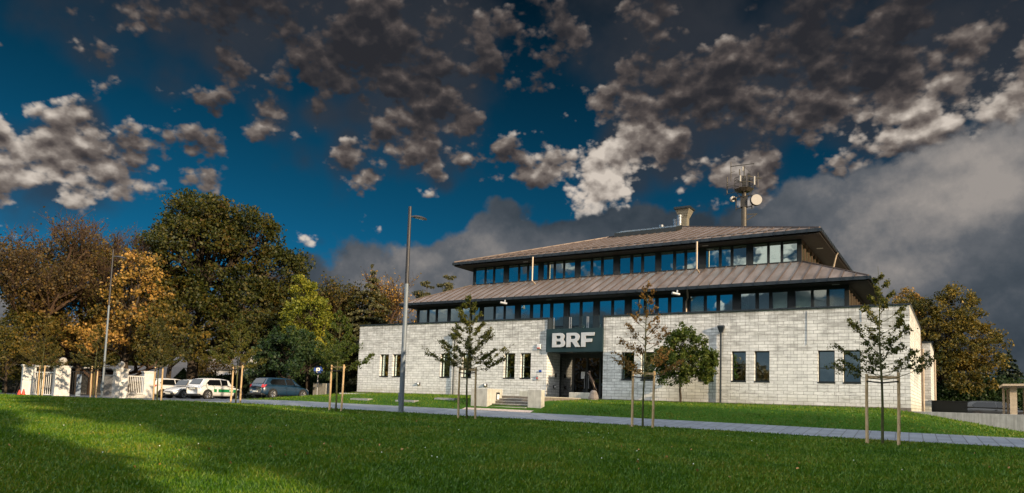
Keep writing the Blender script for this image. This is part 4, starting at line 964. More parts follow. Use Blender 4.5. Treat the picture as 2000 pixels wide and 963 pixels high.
T('broad_tree', 'small brownish orange tree beyond the top of the bright cone tree', at(628, 75), [(0, 0, 6.8, 2.6, 2.2, 1.7), (0, 0, 9.3, 2.0, 2, 1.6), (0, 0, 4.0, 2.8, 2.2, 1.9)], 'leaf_mix', 37, 130, 60, .65, .22, .22, 2.5)
twig_tree('brush_tree', 'brown feathery many stemmed tree left of the dark fir', at(672, 66), hgt(672, 528, 66), .8, 'leaf_mix', 38, 13000, .20, .05, .95, .22, upb=.7, lsig=.38)
conifer('fir_tree', 'dark fir rising above the brown trees left of the tall street lamp', at(714, 63), hgt(714, 504, 63), 4.2, 'needle_warm', 39, .24, 20, ragged=.3, dens=2.2)
T('broad_tree', 'olive green tree below the dark fir', at(708, 64), [(0, 0, 5.2, 2.6, 2, 2.6), (.2, 0, 8.2, 2.1, 1.8, 1.8), (0, 0, 2.6, 3, 2, 1.8)], 'leaf_mix', 40, 150, 70, .6, .2, .22, 2.5)
twig_tree('birch_tree', 'loose golden leaved tree with fine branches beside the tall street lamp', at(756, 70), hgt(756, 518, 70), .55, 'leaf_gold', 41, 3200, .19, .1, .95, .2, upb=.5, lsig=.4)
T('shrub_tree', 'low dark tree behind the left end of the pale wall', at(765, 66), [(0, 0, 4.2, 2.6, 2, 2.2), (-2.2, 0, 3.0, 2.2, 2, 1.8), (2.2, 0, 3.6, 2.2, 2, 2)], 'leaf_deep', 42, 120, 70, .6, .22, .2, 2)
for px, top, D_, lab, sd_ in ((824, 536, 86, 'dark pine beyond the left end of the lower roof', 43), (868, 520, 88, 'pine with sunlit branches between the dark pine and the upper storey', 44)):
    h_ = hgt(px, top, D_); T('pine_tree', lab, at(px, D_), [(0, 0, h_-.6, .7, .7, .6), (-.5, 0, h_-1.7, 1.3, 1.2, .5), (.7, 0, h_-2.4, 1.3, 1.2, .45), (-.9, 0, h_-3.2, 1.5, 1.3, .5), (.6, 0, h_-4.1, 1.7, 1.5, .5), (-.6, 0, h_-5.2, 1.9, 1.6, .6), (.3, 0, h_-6.6, 2.0, 1.8, .8)], 'needle_warm', sd_, 110, 90, .5, .2, .22, h_*.55, shell=.2, flat=.5)
T('broad_tree', 'small rounded dark tree peeping out at the left end of the upper storey', at(908, 90), [(0, 0, 13.6, 1.5, 1.5, 1.6), (0, 0, 11.5, 1.8, 1.8, 2), (0, 0, 8, 2.4, 2.4, 3)], 'leaf_deep', 45, 130, 90, .5, .2, .25, 6)
# hedge and background wood on the left
T('bush', 'yellow green hedge bush at the left edge of the gate', at(8, 55), [(0, 0, 2.4, 1.8, 2, 2.8), (-3, 0, 2.6, 3, 2, 3.2)], 'leaf_mix', 46, 170, 70, .55, .17, .12, 1, cat='bush')
T('bush', 'low golden bush right of the oak trunk behind the white cars', at(418, 82), [(0, 0, 3.2, 3, 2, 2.6), (-3, 0, 2.4, 2, 2, 2)], 'leaf_gold', 47, 90, 60, .6, .2, .12, 1, cat='bush')
def mass(name, label, pts, mat, seed, size, per, h0, h1, w=2.2, cat='hedge', kind='stuff'):
    rg = np.random.default_rng(seed); P = []
    for a, b in zip(pts, pts[1:]):
        a = np.array(a, float); b = np.array(b, float); n = int(per*np.linalg.norm(b-a)); q = rg.uniform(0, 1, (n, 1)); c = a*(1-q)+b*q
        hh = h0+(h1-h0)*(.5+.5*np.sin(c[:, 0]*.7+seed)*np.sin(c[:, 1]*.31+c[:, 0]*.23)); z = rg.uniform(0, 1, n)**.8*hh
        d_ = unit(b-a); nrm = np.array([-d_[1], d_[0]]); c = c+nrm*rg.uniform(-1, 1, (n, 1))*w*(.6+.4*np.sqrt(np.clip(1-(z/hh)**2, 0, 1)))[:, None]
        zz = np.array([terr(x, y) for x, y in c[::20]]); zz = np.repeat(zz, 20)[:n]; P.append(np.column_stack([c, z+zz]))
    V, Q = leaf_quads(rg, np.concatenate(P), size, .2); o = np_mesh(name, V, Q, mat); tag(o, label, cat, kind=kind)
    return o
mass('hedge', 'clipped dark hedge running behind the parked cars to the building', [(-64, 41), (-52, 44.5), (-40.5, 47), (-39, 60)], 'leaf_deep', 51, .17, 1500, 2.0, 2.4, 1.0)
mass('woodland', 'dark mass of distant trees closing the view on the left', [(-120, 30), (-105, 60), (-82, 80), (-52, 92), (-30, 100)], 'leaf_oak', 52, .42, 900, 6.5, 10.5, 4.0, 'wood')
mass('hedge', 'tall dark hedge closing the car park on the right', [(-3, 74), (6, 80), (40, 84)], 'leaf_deep', 53, .24, 1500, 2.6, 4.2, 1.6)
mass('woodland', 'wood behind the photographer that shows in the window glass', [(-130, -20), (-95, -40), (-60, -42), (-44, -38)], 'leaf_rust', 54, .6, 260, 8, 14, 4.0, 'wood')
mass('hedge', 'low row of shrubs behind the photographer across the road', [(-44, -40), (-20, -42), (10, -40)], 'leaf_oak', 55, .5, 200, 3, 6.5, 3.0, 'hedge')
# right of the building
T('beech_tree', 'large golden green tree right of the building', at(1845, 64), [(0, 0, 6.2, 3.6, 3, 3.6), (-2.6, 0, 8.2, 2.2, 2.2, 2.8), (.9, 0, 9.2, 2.2, 2.2, 2.3), (1.9, 0, 5.6, 3.0, 2.6, 3.0), (-.2, 0, 3.2, 4.0, 3, 2.6), (2.0, 0, 3.2, 2.1, 2.2, 2.0)], 'leaf_goldgreen', 61, 420, 90, .62, .20, .35, 2.6, shell=.72)
T('beech_tree', 'slimmer orange tipped tree between the building corner and the large golden tree', at(1777, 70), [(0, 0, 7.5, 2.2, 2.2, 2.8), (0, 0, 10.2, 1.5, 1.5, 2.0), (0, 0, 4, 2.6, 2.4, 2.6)], 'leaf_gold', 62, 170, 80, .55, .18, .25, 3)
conifer('spruce_tree', 'dark spruce at the right edge behind the carport', at(1972, 74), hgt(1972, 684, 74)+.5, 3.6, 'needle', 63, .26, 18, dens=1.8)
# fruit tree by the wall
p = Vector((-12.35, 36.5, terr(-12.35, 36.5)))
T('fruit_tree', 'small dense green tree with pale trunk growing against the right facade', p, [(0.0, 0.0, 1.99, 1.46, 0.94, 0.88), (-0.88, 0.0, 2.34, 0.82, 0.7, 0.7), (1.05, 0.0, 2.05, 0.94, 0.7, 0.82), (0.06, 0.0, 3.22, 0.88, 0.7, 0.76), (-0.53, 0.0, 3.04, 0.58, 0.58, 0.7), (0.88, 0.0, 2.98, 0.53, 0.47, 0.64), (-0.12, 0.0, 3.8, 0.26, 0.23, 0.47), (0.64, 0.0, 3.51, 0.23, 0.23, 0.41), (-1.11, 0.0, 1.75, 0.53, 0.47, 0.47), (-.5, 0, 1.25, .9, .7, .5), (.7, 0, 1.3, .9, .7, .5), (-1.2, 0, 2.3, .5, .5, .6), (1.3, 0, 2.3, .55, .5, .6)], 'leaf_green', 71, 420, 42, .24, .12, .07, .9, shell=.5, flat=1.0)

# trees out of the picture, right behind the camera: they shade the lawn and show in the glass
def sp_(s_, p_): x, y = .966*s_+.259*p_, -.259*s_+.966*p_; return Vector((x, y, terr(x, y)))
for k, (s_, p_, h, w) in enumerate(((20, -9.5, 22, 6.5), (13, -1.5, 19, 4.5), (24, 9.6, 21, 4.6), (30, 18.3, 17, 4.8), (32, 25.6, 15, 4.2))):
    T('street_tree', 'tall tree standing right of the photographer, number %s from the road' % ('one', 'two', 'three', 'four')[k] if False else ('broad', 'nearest', 'tallest', 'dense', 'northernmost')[k]+' lawn tree out of frame on the sunny side', sp_(s_, p_),
      [(0, 0, h*.62, w, w, h*.36), (0, 0, h*.40, w*.97, w*.97, h*.26), (0, 0, h*.85, w*.6, w*.6, h*.16)] + ([(0, 0, 4.0, w*.95, w*.95, 3.6)] if k < 2 else []), 'leaf_oak', 80+k, 460 if k < 2 else 330, 85, 1.2, .62, .4, 4, shell=.35)
for k, (x, y, h, mt) in enumerate(((-62, -22, 13, 'leaf_mix'), (-48, -34, 15, 'leaf_oak'), (-30, -38, 9, 'leaf_rust'), (-78, -10, 12, 'leaf_gold'))):
    T('street_tree', ('brown', 'dark', 'low rusty', 'golden')[k]+' tree behind the photographer, mirrored in the windows', G(x, y), [(0, 0, h*.6, 5, 5, h*.38), (3, 2, h*.45, 4, 4, h*.3)], mt, 90+k, 160, 60, 1.2, .5, .4, 3)

# ------------------------------------------------------------------ vehicles
def make_car(label, loc, rz, L, W_, H, paint, wb, hood=.62, dark=False, stripe=False, tail='tail_red', wagon=False, plate_f=True, rimr=.2):
    t = thing('parked_car', label, 'car', loc, rz, 'cars parked beside the lawn'); hw = W_/2; belt = H*.62
    st = [(-L/2, .34, belt*.86, hw*.72), (-L/2+.05, .24, belt*.97, hw*.86), (-L/2+.30, .20, belt*1.02, hw*.965), (-L/2+.9, .19, belt*1.03, hw), (0, .19, belt*1.0, hw), (L/2-1.25, .19, belt*.97, hw),
          (L/2-.85, .2, belt*.93, hw*.99), (L/2-.35, .22, belt*.80, hw*.92), (L/2-.10, .25, belt*.66, hw*.78), (L/2, .34, belt*.52, hw*.60)]
    b = MB(); K = 15
    for x, zb, zt, w in st:
        half = [(0, zb), (w*.80, zb), (w*.95, zb+.07), (w, zb+(zt-zb)*.40), (w*.985, zb+(zt-zb)*.66), (w*.93, zb+(zt-zb)*.93), (w*.86, zt), (0, zt+.025)]
        ring = half + [(-y, z) for y, z in half[-2:0:-1]]
        for y, z in ring: b.v.append((x, y, z))
    n = 14
    for j in range(len(st)-1):
        for k in range(n): b.f.append((j*n+k, j*n+(k+1) % n, (j+1)*n+(k+1) % n, (j+1)*n+k))
    b.f += [tuple(range(n)), tuple(range((len(st)-1)*n, len(st)*n))[::-1]]
    hb, ht = hw*.90, hw*.70; z0 = belt*.99; xA, xB, xC, xD = L/2-.95, .38, -L/2+.62, -L/2+.12
    def yy(z): return hb+(ht-hb)*(z-z0)/(H-.07-z0)
    cs = [(xA, z0+.01), (xA-.35, z0+.24), (xB+.28, H-.12), (xB-.1, H-.035), (-.45, H), (xC-.05, H-.03), (xC-.2, H-.10), (xD+.06, z0+.10), (xD, z0)]
    o = len(b.v)
    for x, zt in cs:
        ze = max(z0, min(zt-.045, H-.07)); yt = yy(ze); half = [(0, z0-.03), (hb, z0-.03), (hb, z0), (yt, ze), (yt*.88, zt-.008), (0, zt+.006)]
        for y, z in half + [(-y, z) for y, z in half[-2:0:-1]]: b.v.append((x, y, z))
    n2 = 10
    for j in range(len(cs)-1):
        for k in range(n2): b.f.append((o+j*n2+k, o+j*n2+(k+1) % n2, o+(j+1)*n2+(k+1) % n2, o+(j+1)*n2+k))
    body = b.build('body', paint, t, smooth=True)
    md = body.modifiers.new('sub', 'SUBSURF'); md.levels = 1; md.render_levels = 1
    body.data.shade_smooth()
    # glass
    def poly(name, pts, mat, par=t, th=.012):
        m = MB(); k = len(pts); c = sum((Vector(p) for p in pts), Vector())/k
        nrm = (Vector(pts[1])-Vector(pts[0])).cross(Vector(pts[2])-Vector(pts[0])).normalized()
        if nrm.dot(c-Vector((0, 0, .7))) < 0: nrm = -nrm
        vs = [Vector(p) for p in pts]+[Vector(p)+nrm*th for p in pts]
        m.add(vs, [tuple(range(k)), tuple(range(k, 2*k))[::-1]]+[(i, (i+1) % k, k+(i+1) % k, k+i) for i in range(k)]); return m.build(name, mat, par)
    for s in (-1, 1):
        zt = H-.13; zb = z0+.05
        f1 = [(xA-.42, zb), (xA-.56, zb+.12), (xB+.02, zt), (-.12, zt+.01), (-.08, zb)]; f2 = [(-.16, zb), (-.20, zt+.01), (xC+.25, zt-.01), (xC+.0, zb+.16), (xC+.12, zb)]
        for pts in (f1, f2): poly('side_window', [(x, s*(yy(z)+.004), z) for x, z in pts], 'car_glass')
        m = MB(); m.box(xA-.62, xA-.46, s*hb+(0 if s > 0 else -.16), s*hb+(.16 if s > 0 else 0), z0+.03, z0+.14); m.build('wing_mirror', paint, t, bevel=.03)
        poly('headlight', [(L/2-.06, s*hw*.50, belt*.55), (L/2-.22, s*hw*.86, belt*.62), (L/2-.50, s*hw*.94, belt*.80), (L/2-.26, s*hw*.62, belt*.745)], 'headlight_glass', th=.03)
        poly('tail_lamp', [(-L/2+.02, s*hw*.66, belt*.80), (-L/2+.10, s*hw*.90, belt*.78), (-L/2+.30, s*hw*.965, belt*1.0), (-L/2+.10, s*hw*.72, belt*1.03)], tail, th=.035)
        for xw in (-wb/2, wb/2):
            m = MB(); m.tube([(xw, s*(hw-.19), .33), (xw, s*(hw+.006), .33)], .365, 24); m.build('wheel_arch', 'plastic_black', t)
            m = MB(); pr = [(-.10, .21), (-.10, .29), (-.07, .315), (.07, .315), (.10, .295), (.10, .21)]; N_ = 24
            for k in range(N_):
                a = math.tau*k/N_
                for dy, r in pr: m.v.append((r*math.cos(a), dy*s, r*math.sin(a)))
            for k in range(N_):
                for j in range(5): m.f.append((k*6+j, k*6+j+1, ((k+1) % N_)*6+j+1, ((k+1) % N_)*6+j))
            w_ = m.build('wheel', 'rubber', t); w_.location = (xw, s*(hw-.075), .315)
            m = MB(); m.tube([(0, s*.02, 0), (0, s*.04, 0)], rimr*.3, 10)
            for k in range(7):
                a = math.tau*k/7; m.bar((0, s*.05, 0), (.2*math.cos(a), s*.085, .2*math.sin(a)), .035, .05)
            for k in range(20):
                a, c = math.tau*k/20, math.tau*(k+1)/20; m.bar((.205*math.cos(a), s*.09, .205*math.sin(a)), (.205*math.cos(c), s*.09, .205*math.sin(c)), .03, .03)
            m.build('rim', 'rim', w_)
    poly('windscreen', [(xA-.06, -hb*.80, z0+.06), (xA-.06, hb*.80, z0+.06), (xB+.24, ht*.90, H-.13), (xB+.24, -ht*.90, H-.13)], 'car_glass', th=.03)
    poly('rear_window', [(xD+.06, -hb*.74, z0+.10), (xD+.06, hb*.74, z0+.10), (xC-.18, ht*.88, H-.12), (xC-.18, -ht*.88, H-.12)], 'car_glass', th=.035)
    m = MB(); m.box(-L/2-.035, -L/2+.3, -hw*.84, hw*.84, .22, .36); m.build('rear_bumper', 'plastic_black', t, bevel=.03)
    m = MB(); m.box(-L/2-.045, -L/2+.02, -.26, .26, belt*.72 if not dark else .40, belt*.72+.11 if not dark else .51); m.build('number_plate', 'plate', t)
    m = MB(); m.box(L/2-.09, L/2+.035, -hw*.62, hw*.62, .22, .40); m.build('front_grille', 'plastic_black', t, bevel=.02)
    m = MB(); m.box(L/2+.036, L/2+.045, -.26, .26, .30, .41); m.build('number_plate', 'plate', t)
    for xx, zz in ((-.14, z0-.12),):
        for s in (-1, 1):
            m = MB(); m.box(xx-.12, xx+.04, s*hw-.005, s*hw+.015, zz, zz+.03); m.build('door_handle', paint, t)
            m = MB(); m.box(xx-.005, xx+.005, s*(hw-.002), s*(hw+.003), .3, z0-.08); m.box(xA-.5, xA-.49, s*(hw-.002), s*(hw+.003), .3, z0-.08); m.build('door_gap', 'rubber', t)
    if stripe:
        m = MB(); m.box(-.42, 1.05, -hw-.008, -hw+.012, .50, .72); g_ = m.build('side_stripe', 'car_green', t)
        m = MB(); m.box(-.78, -.56, -hw-.006, -hw+.03, .50, .72); m.build('side_stripe', 'car_green', t)
        for outs, x in (([Bo, Bi1, Bi2], .50), ([Ro, Ri], .61), ([Fo], .725)):
            cu = bpy.data.curves.new('c', 'CURVE'); cu.dimensions = '2D'; cu.fill_mode = 'BOTH'; cu.extrude = .004
            for pts in outs:
                s_ = cu.splines.new('POLY'); s_.points.add(len(pts)-1); s_.use_cyclic_u = True
                for p, (a, c_) in zip(s_.points, pts): p.co = (a*.10, c_*.09, 0, 1)
            ob = bpy.data.objects.new('t', cu); me = bpy.data.meshes.new_from_object(ob); bpy.data.objects.remove(ob); me.materials.append(MATS['paint_white_mark'])
            o_ = bpy.data.objects.new('letter', me); C.objects.link(o_); o_.parent = g_; o_.location = (x, -hw-.010, .575); o_.rotation_euler = (rad(90), 0, 0)
        m = MB(); m.tube([(-1.35, -hw*.88, 1.12), (-1.42, -hw*.985, .9), (-1.30, -hw-.004, .72), (-1.0, -hw-.006, .60), (-.8, -hw-.006, .66), (-.72, -hw*.985, .85), (-.86, -hw*.93, .98)], .010, 5); m.build('drawn_line', 'car_green', t)
    return t
def carpos(x, y): return Vector((x, y, terr(x, y)+.018))
make_car('dark blue hatchback parked nearest the building in front of the concrete block', carpos(-41.15, 34.0), rad(88), 4.2, 1.77, 1.48, 'car_blue', 2.58, dark=True)
make_car('white hatchback with a green side stripe, seen from behind', carpos(-45.35, 31.7), rad(92), 3.85, 1.70, 1.50, 'car_white', 2.5, stripe=True, tail='headlight_glass')
make_car('white hatchback parked nose out with its headlights facing the lawn', carpos(-49.3, 32.3), rad(-84), 3.85, 1.70, 1.48, 'car_white', 2.5)
make_car('white car with red tail lamp beside the white gate pillar, leftmost of the row', carpos(-53.0, 33.0), rad(92), 4.1, 1.76, 1.55, 'car_white', 2.55)
c = make_car('dark car in the rear car park, mostly hidden by the retaining wall', Vector((2.4, 60.5, -.45)), rad(8), 4.4, 1.77, 1.42, 'car_dark', 2.6)
c = make_car('dark green car left of the other in the rear car park, only its roof showing', Vector((-1.0, 62.5, -.45)), rad(5), 4.3, 1.77, 1.30, 'car_dark', 2.6)

# parking sign and low concrete wall
p = Vector((-40.9, 37.2, terr(-40.9, 37.2)))
t = thing('parking_sign', 'round blue parking sign with a white P on a slim grey pole', 'sign', p, rad(46))
m = MB(); m.tube([(0, 0, -.1), (0, 0, 2.42)], .035, 10); m.build('pole', 'steel_grey', t)
m = MB(); m.tube([(0, -.05, 2.1), (0, -.075, 2.1)], .33, 28); sb = m.build('sign_disc', 'sign_blue', t)
cu = bpy.data.curves.new('c', 'CURVE'); cu.dimensions = '2D'; cu.fill_mode = 'BOTH'; cu.extrude = .004
Po = [(0, 0), (.30, 0), (.30, .36), (.52, .36)] + arc(.56, .68, .36, .32, -90, 90, 12) + [(0, 1)]; Pi = [(.28, .56), (.54, .56)] + arc(.56, .68, .13, .12, -90, 90, 8) + [(.28, .80)]
for pts in (Po, Pi):
    s_ = cu.splines.new('POLY'); s_.points.add(len(pts)-1); s_.use_cyclic_u = True
    for q, (a, c_) in zip(s_.points, pts): q.co = (a*.30-.14, c_*.40-.20, 0, 1)
ob = bpy.data.objects.new('t', cu); me = bpy.data.meshes.new_from_object(ob); bpy.data.objects.remove(ob); me.materials.append(MATS['paint_white_mark'])
o_ = bpy.data.objects.new('letter', me); C.objects.link(o_); o_.parent = sb; o_.location = (0, -.082, 2.1); o_.rotation_euler = (rad(90), 0, 0)
block('low_wall', 'short board-marked concrete wall piece behind the nose of the blue hatchback', 'wall', -43.6, -42.1, 39.2, 39.6, -.7, .75)

# ------------------------------------------------------------------ gate
def pillar(loc, w, h, label, ball=None, rz=0.0, inlay=False):
    t = thing('gate_pillar', label, 'pillar', loc, rz, 'white gate pillars'); m = MB(); m.box(-w/2, w/2, -w/2, w/2, -.2, h-.14); m.build('shaft', 'plaster_white', t, bevel=.015)
    m = MB(); m.box(-w/2-.05, w/2+.05, -w/2-.05, w/2+.05, h-.139, h-.06); m.box(-w/2-.09, w/2+.09, -w/2-.09, w/2+.09, h-.059, h); m.build('cap', 'plaster_white', t, bevel=.01)
    m = MB(); m.box(-w/2-.012, w/2+.012, -w/2-.012, w/2+.012, -.2, .22); m.build('base', 'plaster_white', t)
    if ball:
        m = MB(); m.tube([(0, 0, h), (0, 0, h+.10)], .14, 16); g = m.build('lamp_base', 'plaster_white', t); m = MB(); m.sphere((0, 0, h+.07+ball), ball, 20, 14); m.build('globe', 'antenna_white', t, smooth=True)
    return t
GR = rad(-17)
p1 = Vector((-58.9, 25.4, terr(-58.9, 25.4))); p2 = Vector((-55.6, 26.0, terr(-55.6, 26))); p3 = Vector((-47.45, 25.85, terr(-47.45, 25.85))); p4 = Vector((-48.6, 28.5, terr(-48.6, 28.5)))
p3 = at(233, 48.2); p4 = at(287, 51); p1 = at(53, 52.7); p2 = at(118, 51.5)
pillar(p1, .82, 2.25, 'broad white gate pillar with flat cap at the left, tree shadow across it', None, GR)
pillar(p2, .95, 2.22, 'white gate pillar with a globe lamp left of the drive opening', .27, GR)
pillar(p3, .78, 2.02, 'white gate pillar with a globe lamp right of the drive opening', .22, GR)
pillar(p4, .66, 1.95, 'white gate pillar with flat cap next to the white cars', None, GR)
def bars(name, a, b, h0, h1, n, label, cat, mat='gate_white', r=.02, rail=True, group=None, zoff=0):
    a = Vector(a); b = Vector(b); c = (a+b)/2; t = thing(name, label, cat, c, 0, group); a = a-c; b = b-c
    m = MB(); m.bar(a+Vector((0, 0, h1)), b+Vector((0, 0, h1)), .05, .06); m.bar(a+Vector((0, 0, h0)), b+Vector((0, 0, h0)), .05, .06); m.build('rail', mat, t)
    for k in range(n+1):
        p = a.lerp(b, k/n); m = MB(); m.tube([p+Vector((0, 0, h0)), p+Vector((0, 0, h1))], r, 6); m.build('bar', mat, t)
    return t
d12 = (p2-p1).normalized(); bars('gate', p1+d12*.5, p2-d12*.55, .08, 1.72, 12, 'white barred pedestrian gate between the two left pillars', 'gate')
d34 = (p4-p3).normalized(); bars('railing', p3+d34*.42, p4-d34*.36, .35, 1.55, 11, 'white barred railing on a low plinth between the two right pillars', 'railing')
t = thing('low_wall', 'low white plinth wall under the railing by the cars', 'wall', (p3+p4)/2); m = MB(); a = (p3-p4)/2; m.bar(a*.72+Vector((0, 0, .1)), -a*.72+Vector((0, 0, .1)), .3, .34); m.build('plinth', 'plaster_white', t)
g0 = at(201, 48.6); g1 = at(221, 47.6); bars('gate_leaf', g0, g1, .06, 1.55, 12, 'open pale gate leaf with close vertical bars left of the right globe pillar', 'gate', mat='steel_grey', r=.014)
q = at(152, 53); t = thing('ticket_post', 'flat blue grey column in the gate opening', 'post', q, rad(65)); m = MB(); m.box(-.16, .16, -.1, .1, 0, 1.62); m.build('column', 'ticket_blue', t, bevel=.01); m = MB(); m.box(-.04, .04, -.115, -.101, 1.3, 1.4); m.box(-.04, .04, -.115, -.101, .95, 1.1); m.build('reader_panel', 'dark_glassy', t)
q = at(235.5, 46.8); t = thing('letter_box', 'small grey box on two thin legs in front of the right globe pillar', 'letter box', q, rad(65)); m = MB(); m.box(-.13, .13, -.08, .08, .8, 1.12); m.build('box_body', 'plate', t, bevel=.01)
for s_ in (-.07, .07): m = MB(); m.tube([(s_, 0, -.05), (s_, 0, .8)], .014, 6); m.build('leg', 'steel_grey', t)
for i, (px, D, hh) in enumerate(((37.5, 50.5, .38), (45.5, 50.8, .46))):
    t = thing('traffic_cone', ('smaller red cone leaning by the left gate pillar', 'larger red cone at the foot of the left gate pillar')[i], 'traffic cone', at(px, D), 0, 'red cones by the gate'); m = MB(); m.tube([(0, 0, .03), (0, 0, hh)], [.13, .03], 14); m.build('cone', 'cone_red', t); m = MB(); m.box(-.17, .17, -.17, .17, 0, .035); m.build('base', 'rubber', t)
# dark pavilion behind the gate
q = at(115, 63); t = thing('pavilion', 'low dark flat roofed pavilion behind the gate', 'building', q, rad(62)); m = MB(); m.box(-4.2, 4.2, 0, 5, 0, 2.35); m.build('wall', 'black_iron', t)
m = MB(); m.box(-4.5, 4.5, -.4, 5.3, 2.36, 2.5); m.build('roof', 'steel_grey', t)
for k in range(6): m = MB(); m.box(-4.0+k*1.35, -2.75+k*1.35, -.03, -.003, .2, 2.2); m.build('window', 'dark_glassy', t)
q = at(140, 56); bars('fence', q+Vector((-2.5, -1.6, 0)), q+Vector((2.3, 1.4, 0)), .1, 1.9, 34, 'black iron fence behind the drive opening', 'fence', 'black_iron', .022)
def house(name, label, loc, rz, w, d, h, rh, wall, roof):
    t = thing(name, label, 'house', loc, rz); m = MB(); m.box(-w/2, w/2, -d/2, d/2, -.3, h); m.add([(-w/2, -d/2, h), (-w/2, d/2, h), (-w/2, 0, h+rh)], [(0, 1, 2)]); m.add([(w/2, -d/2, h), (w/2, d/2, h), (w/2, 0, h+rh)], [(0, 1, 2)]); m.build('wall', wall, t)
    m = MB(); e = .35
    for s in (-1, 1):
        vs = [(-w/2-e, s*(d/2+e), h-rh*e/(d/2)), (w/2+e, s*(d/2+e), h-rh*e/(d/2)), (w/2+e, 0, h+rh), (-w/2-e, 0, h+rh)]; m.add(vs+[(a, b, c+.12) for a, b, c in vs], [(0, 1, 2, 3), (4, 5, 6, 7), (0, 1, 5, 4), (1, 2, 6, 5), (3, 0, 4, 7)])
    r_ = m.build('roof', roof, t)
    for k in range(3):
        x = -w/2+w*(k+.5)/3; m = MB(); m.box(x-.5, x+.5, -d/2-.04, -d/2-.003, .9, 2.0); o = m.build('window', 'gate_white', t); m = MB(); m.box(x-.42, x+.42, -d/2-.05, -d/2-.041, .98, 1.92); m.build('pane', 'window_blue', o)
    return t
house('low_house', 'low house with a grey hipped roof beyond the right gate pillars', at(268, 78), rad(35), 9, 6, 1.6, 1.5, 'oven_brown', 'roof_tile')
house('low_house', 'long low house with a grey roof behind the white cars', at(338, 84), rad(35), 8, 6, 1.5, 1.6, 'oven_brown', 'roof_tile')
house('white_house', 'white house glimpsed between the dark trunks right of the oak', at(425, 92), rad(25), 9, 8, 3.6, 2.4, 'house_white', 'roof_tile')

# ------------------------------------------------------------------ antenna mast
mx, my = -14.55, 58.0
MZ0 = 12.6
t = thing('antenna_mast', 'brown lattice-topped radio mast with white dishes rising behind the roof', 'mast', (mx, my, MZ0), rad(14))
def mz(py): return (ray_z(py))-MZ0
def ray_z(py):
    d = pixdir(1454, py); return d.z*(my/d.y)
m = MB(); m.tube([(0, 0, -1), (0, 0, mz(415)), (0, 0, mz(380))], [.21, .21, .18], 16); m.tube([(0, 0, mz(380)), (0, 0, mz(362))], .17, 12); m.build('pole', 'mast_metal', t)
m = MB(); zp = mz(370); N_ = 8
vs = [(.78*math.cos(math.tau*(k+.5)/N_), .78*math.sin(math.tau*(k+.5)/N_), zp) for k in range(N_)]; m.add([(x*.6, y*.6, zp-.22) for x, y, z in vs]+vs, [tuple(range(8))[::-1], tuple(range(8, 16))]+[(k, (k+1) % 8, 8+(k+1) % 8, 8+k) for k in range(8)])
for k in range(0, 8, 2): m.bar((.2*math.cos(math.tau*k/8), .2*math.sin(math.tau*k/8), zp-.75), (.6*math.cos(math.tau*k/8), .6*math.sin(math.tau*k/8), zp-.2), .05)
m.build('platform', 'mast_metal', t)
m = MB()
for zz in (.45, .9):
    for k in range(8): m.bar((vs[k][0]*1.02, vs[k][1]*1.02, zp+zz), (vs[(k+1) % 8][0]*1.02, vs[(k+1) % 8][1]*1.02, zp+zz), .04)
for k in range(8): m.bar((vs[k][0]*1.02, vs[k][1]*1.02, zp), (vs[k][0]*1.02, vs[k][1]*1.02, zp+.92), .04)
m.build('guard_rail', 'mast_metal', t)
m = MB(); m.tube([(0, 0, zp), (0, 0, zp+1.1)], .13, 10); m.tube([(0, 0, zp+1.1), (0, 0, mz(324))], .045, 8); m.box(-.18, .18, -.18, .18, zp+.1, zp+.95); m.box(.25, .5, -.1, .1, zp+.05, zp+1.3); m.tube([(.38, 0, zp+1.3), (.38, 0, zp+1.75)], .02, 6); m.build('top_pole', 'mast_dark', t)
m = MB(); zt = mz(323); m.bar((-1.05, 0, zt-.02), (.80, 0, zt+.10), .05)
for k in range(8): m.bar((-1.1+k*.13, -.16, zt-.01+k*.007), (-1.1+k*.13, .16, zt-.01+k*.007), .014)
m.tube([(0, 0, zt-.1), (.52, 0, zp+1.4)], .010, 4); m.tube([(.75, 0, zt+.05), (.45, 0, zp+1.4)], .010, 4); m.build('yagi_antenna', 'mast_dark', t)
for (x, y, z0_, z1_, r_, mt, off_) in ((-1.34, .0, zp-.35, zp+1.15, .045, 'mast_metal', True), (-1.05, 0, zp+.75, zp+2.4, .03, 'mast_metal', True), (1.08, 0, zp+.1, zp+1.35, .03, 'mast_metal', True), (-.35, -.75, zp+.7, zp+1.5, .045, 'mast_metal', False), (-.3, -.8, zp+.45, zp+.95, .07, 'antenna_white', False), (.80, -.3, zp+.25, zp+.95, .07, 'antenna_white', False), (-.12, -.1, zp+1.55, zp+1.9, .07, 'antenna_white', False)):
    m = MB(); m.tube([(x, y, z0_), (x, y, z1_)], r_, 8)
    if off_: m.bar((x, y, z0_+(z1_-z0_)*.45), (math.copysign(.75, x), 0, z0_+(z1_-z0_)*.5), .035)
    m.build('whip_antenna', mt, t)
for a_, b_, w_ in (((-1.3, 0, zp-.3), (-.5, 0, zp-.1), .035), ((.9, 0, zp+.9), (1.36, 0, zp+.86), .08), ((.75, 0, zp+.75), (1.1, 0, zp+1.0), .035), ((-.6, -.5, zp+.75), (.1, -.75, zp+.2), .06)):
    m = MB(); m.bar(a_, b_, w_); m.build('antenna_arm', 'mast_metal', t)
def dish(c, r, dep, face, mf, mb):
    m = MB(); c = Vector(c); d = Vector(face).normalized(); m.tube([c-d*dep, c-d*.02], [r*1.0, r*1.0], 28); o = m.build('dish_antenna', mb, t); m = MB(); m.tube([c-d*.02, c+d*.02], r*.97, 28); m.build('dish_cover', mf, o)
    m = MB(); m.tube([c-d*(dep+.35), c-d*dep], [.07, r*.5], 12); m.build('dish_mount', 'mast_dark', o)
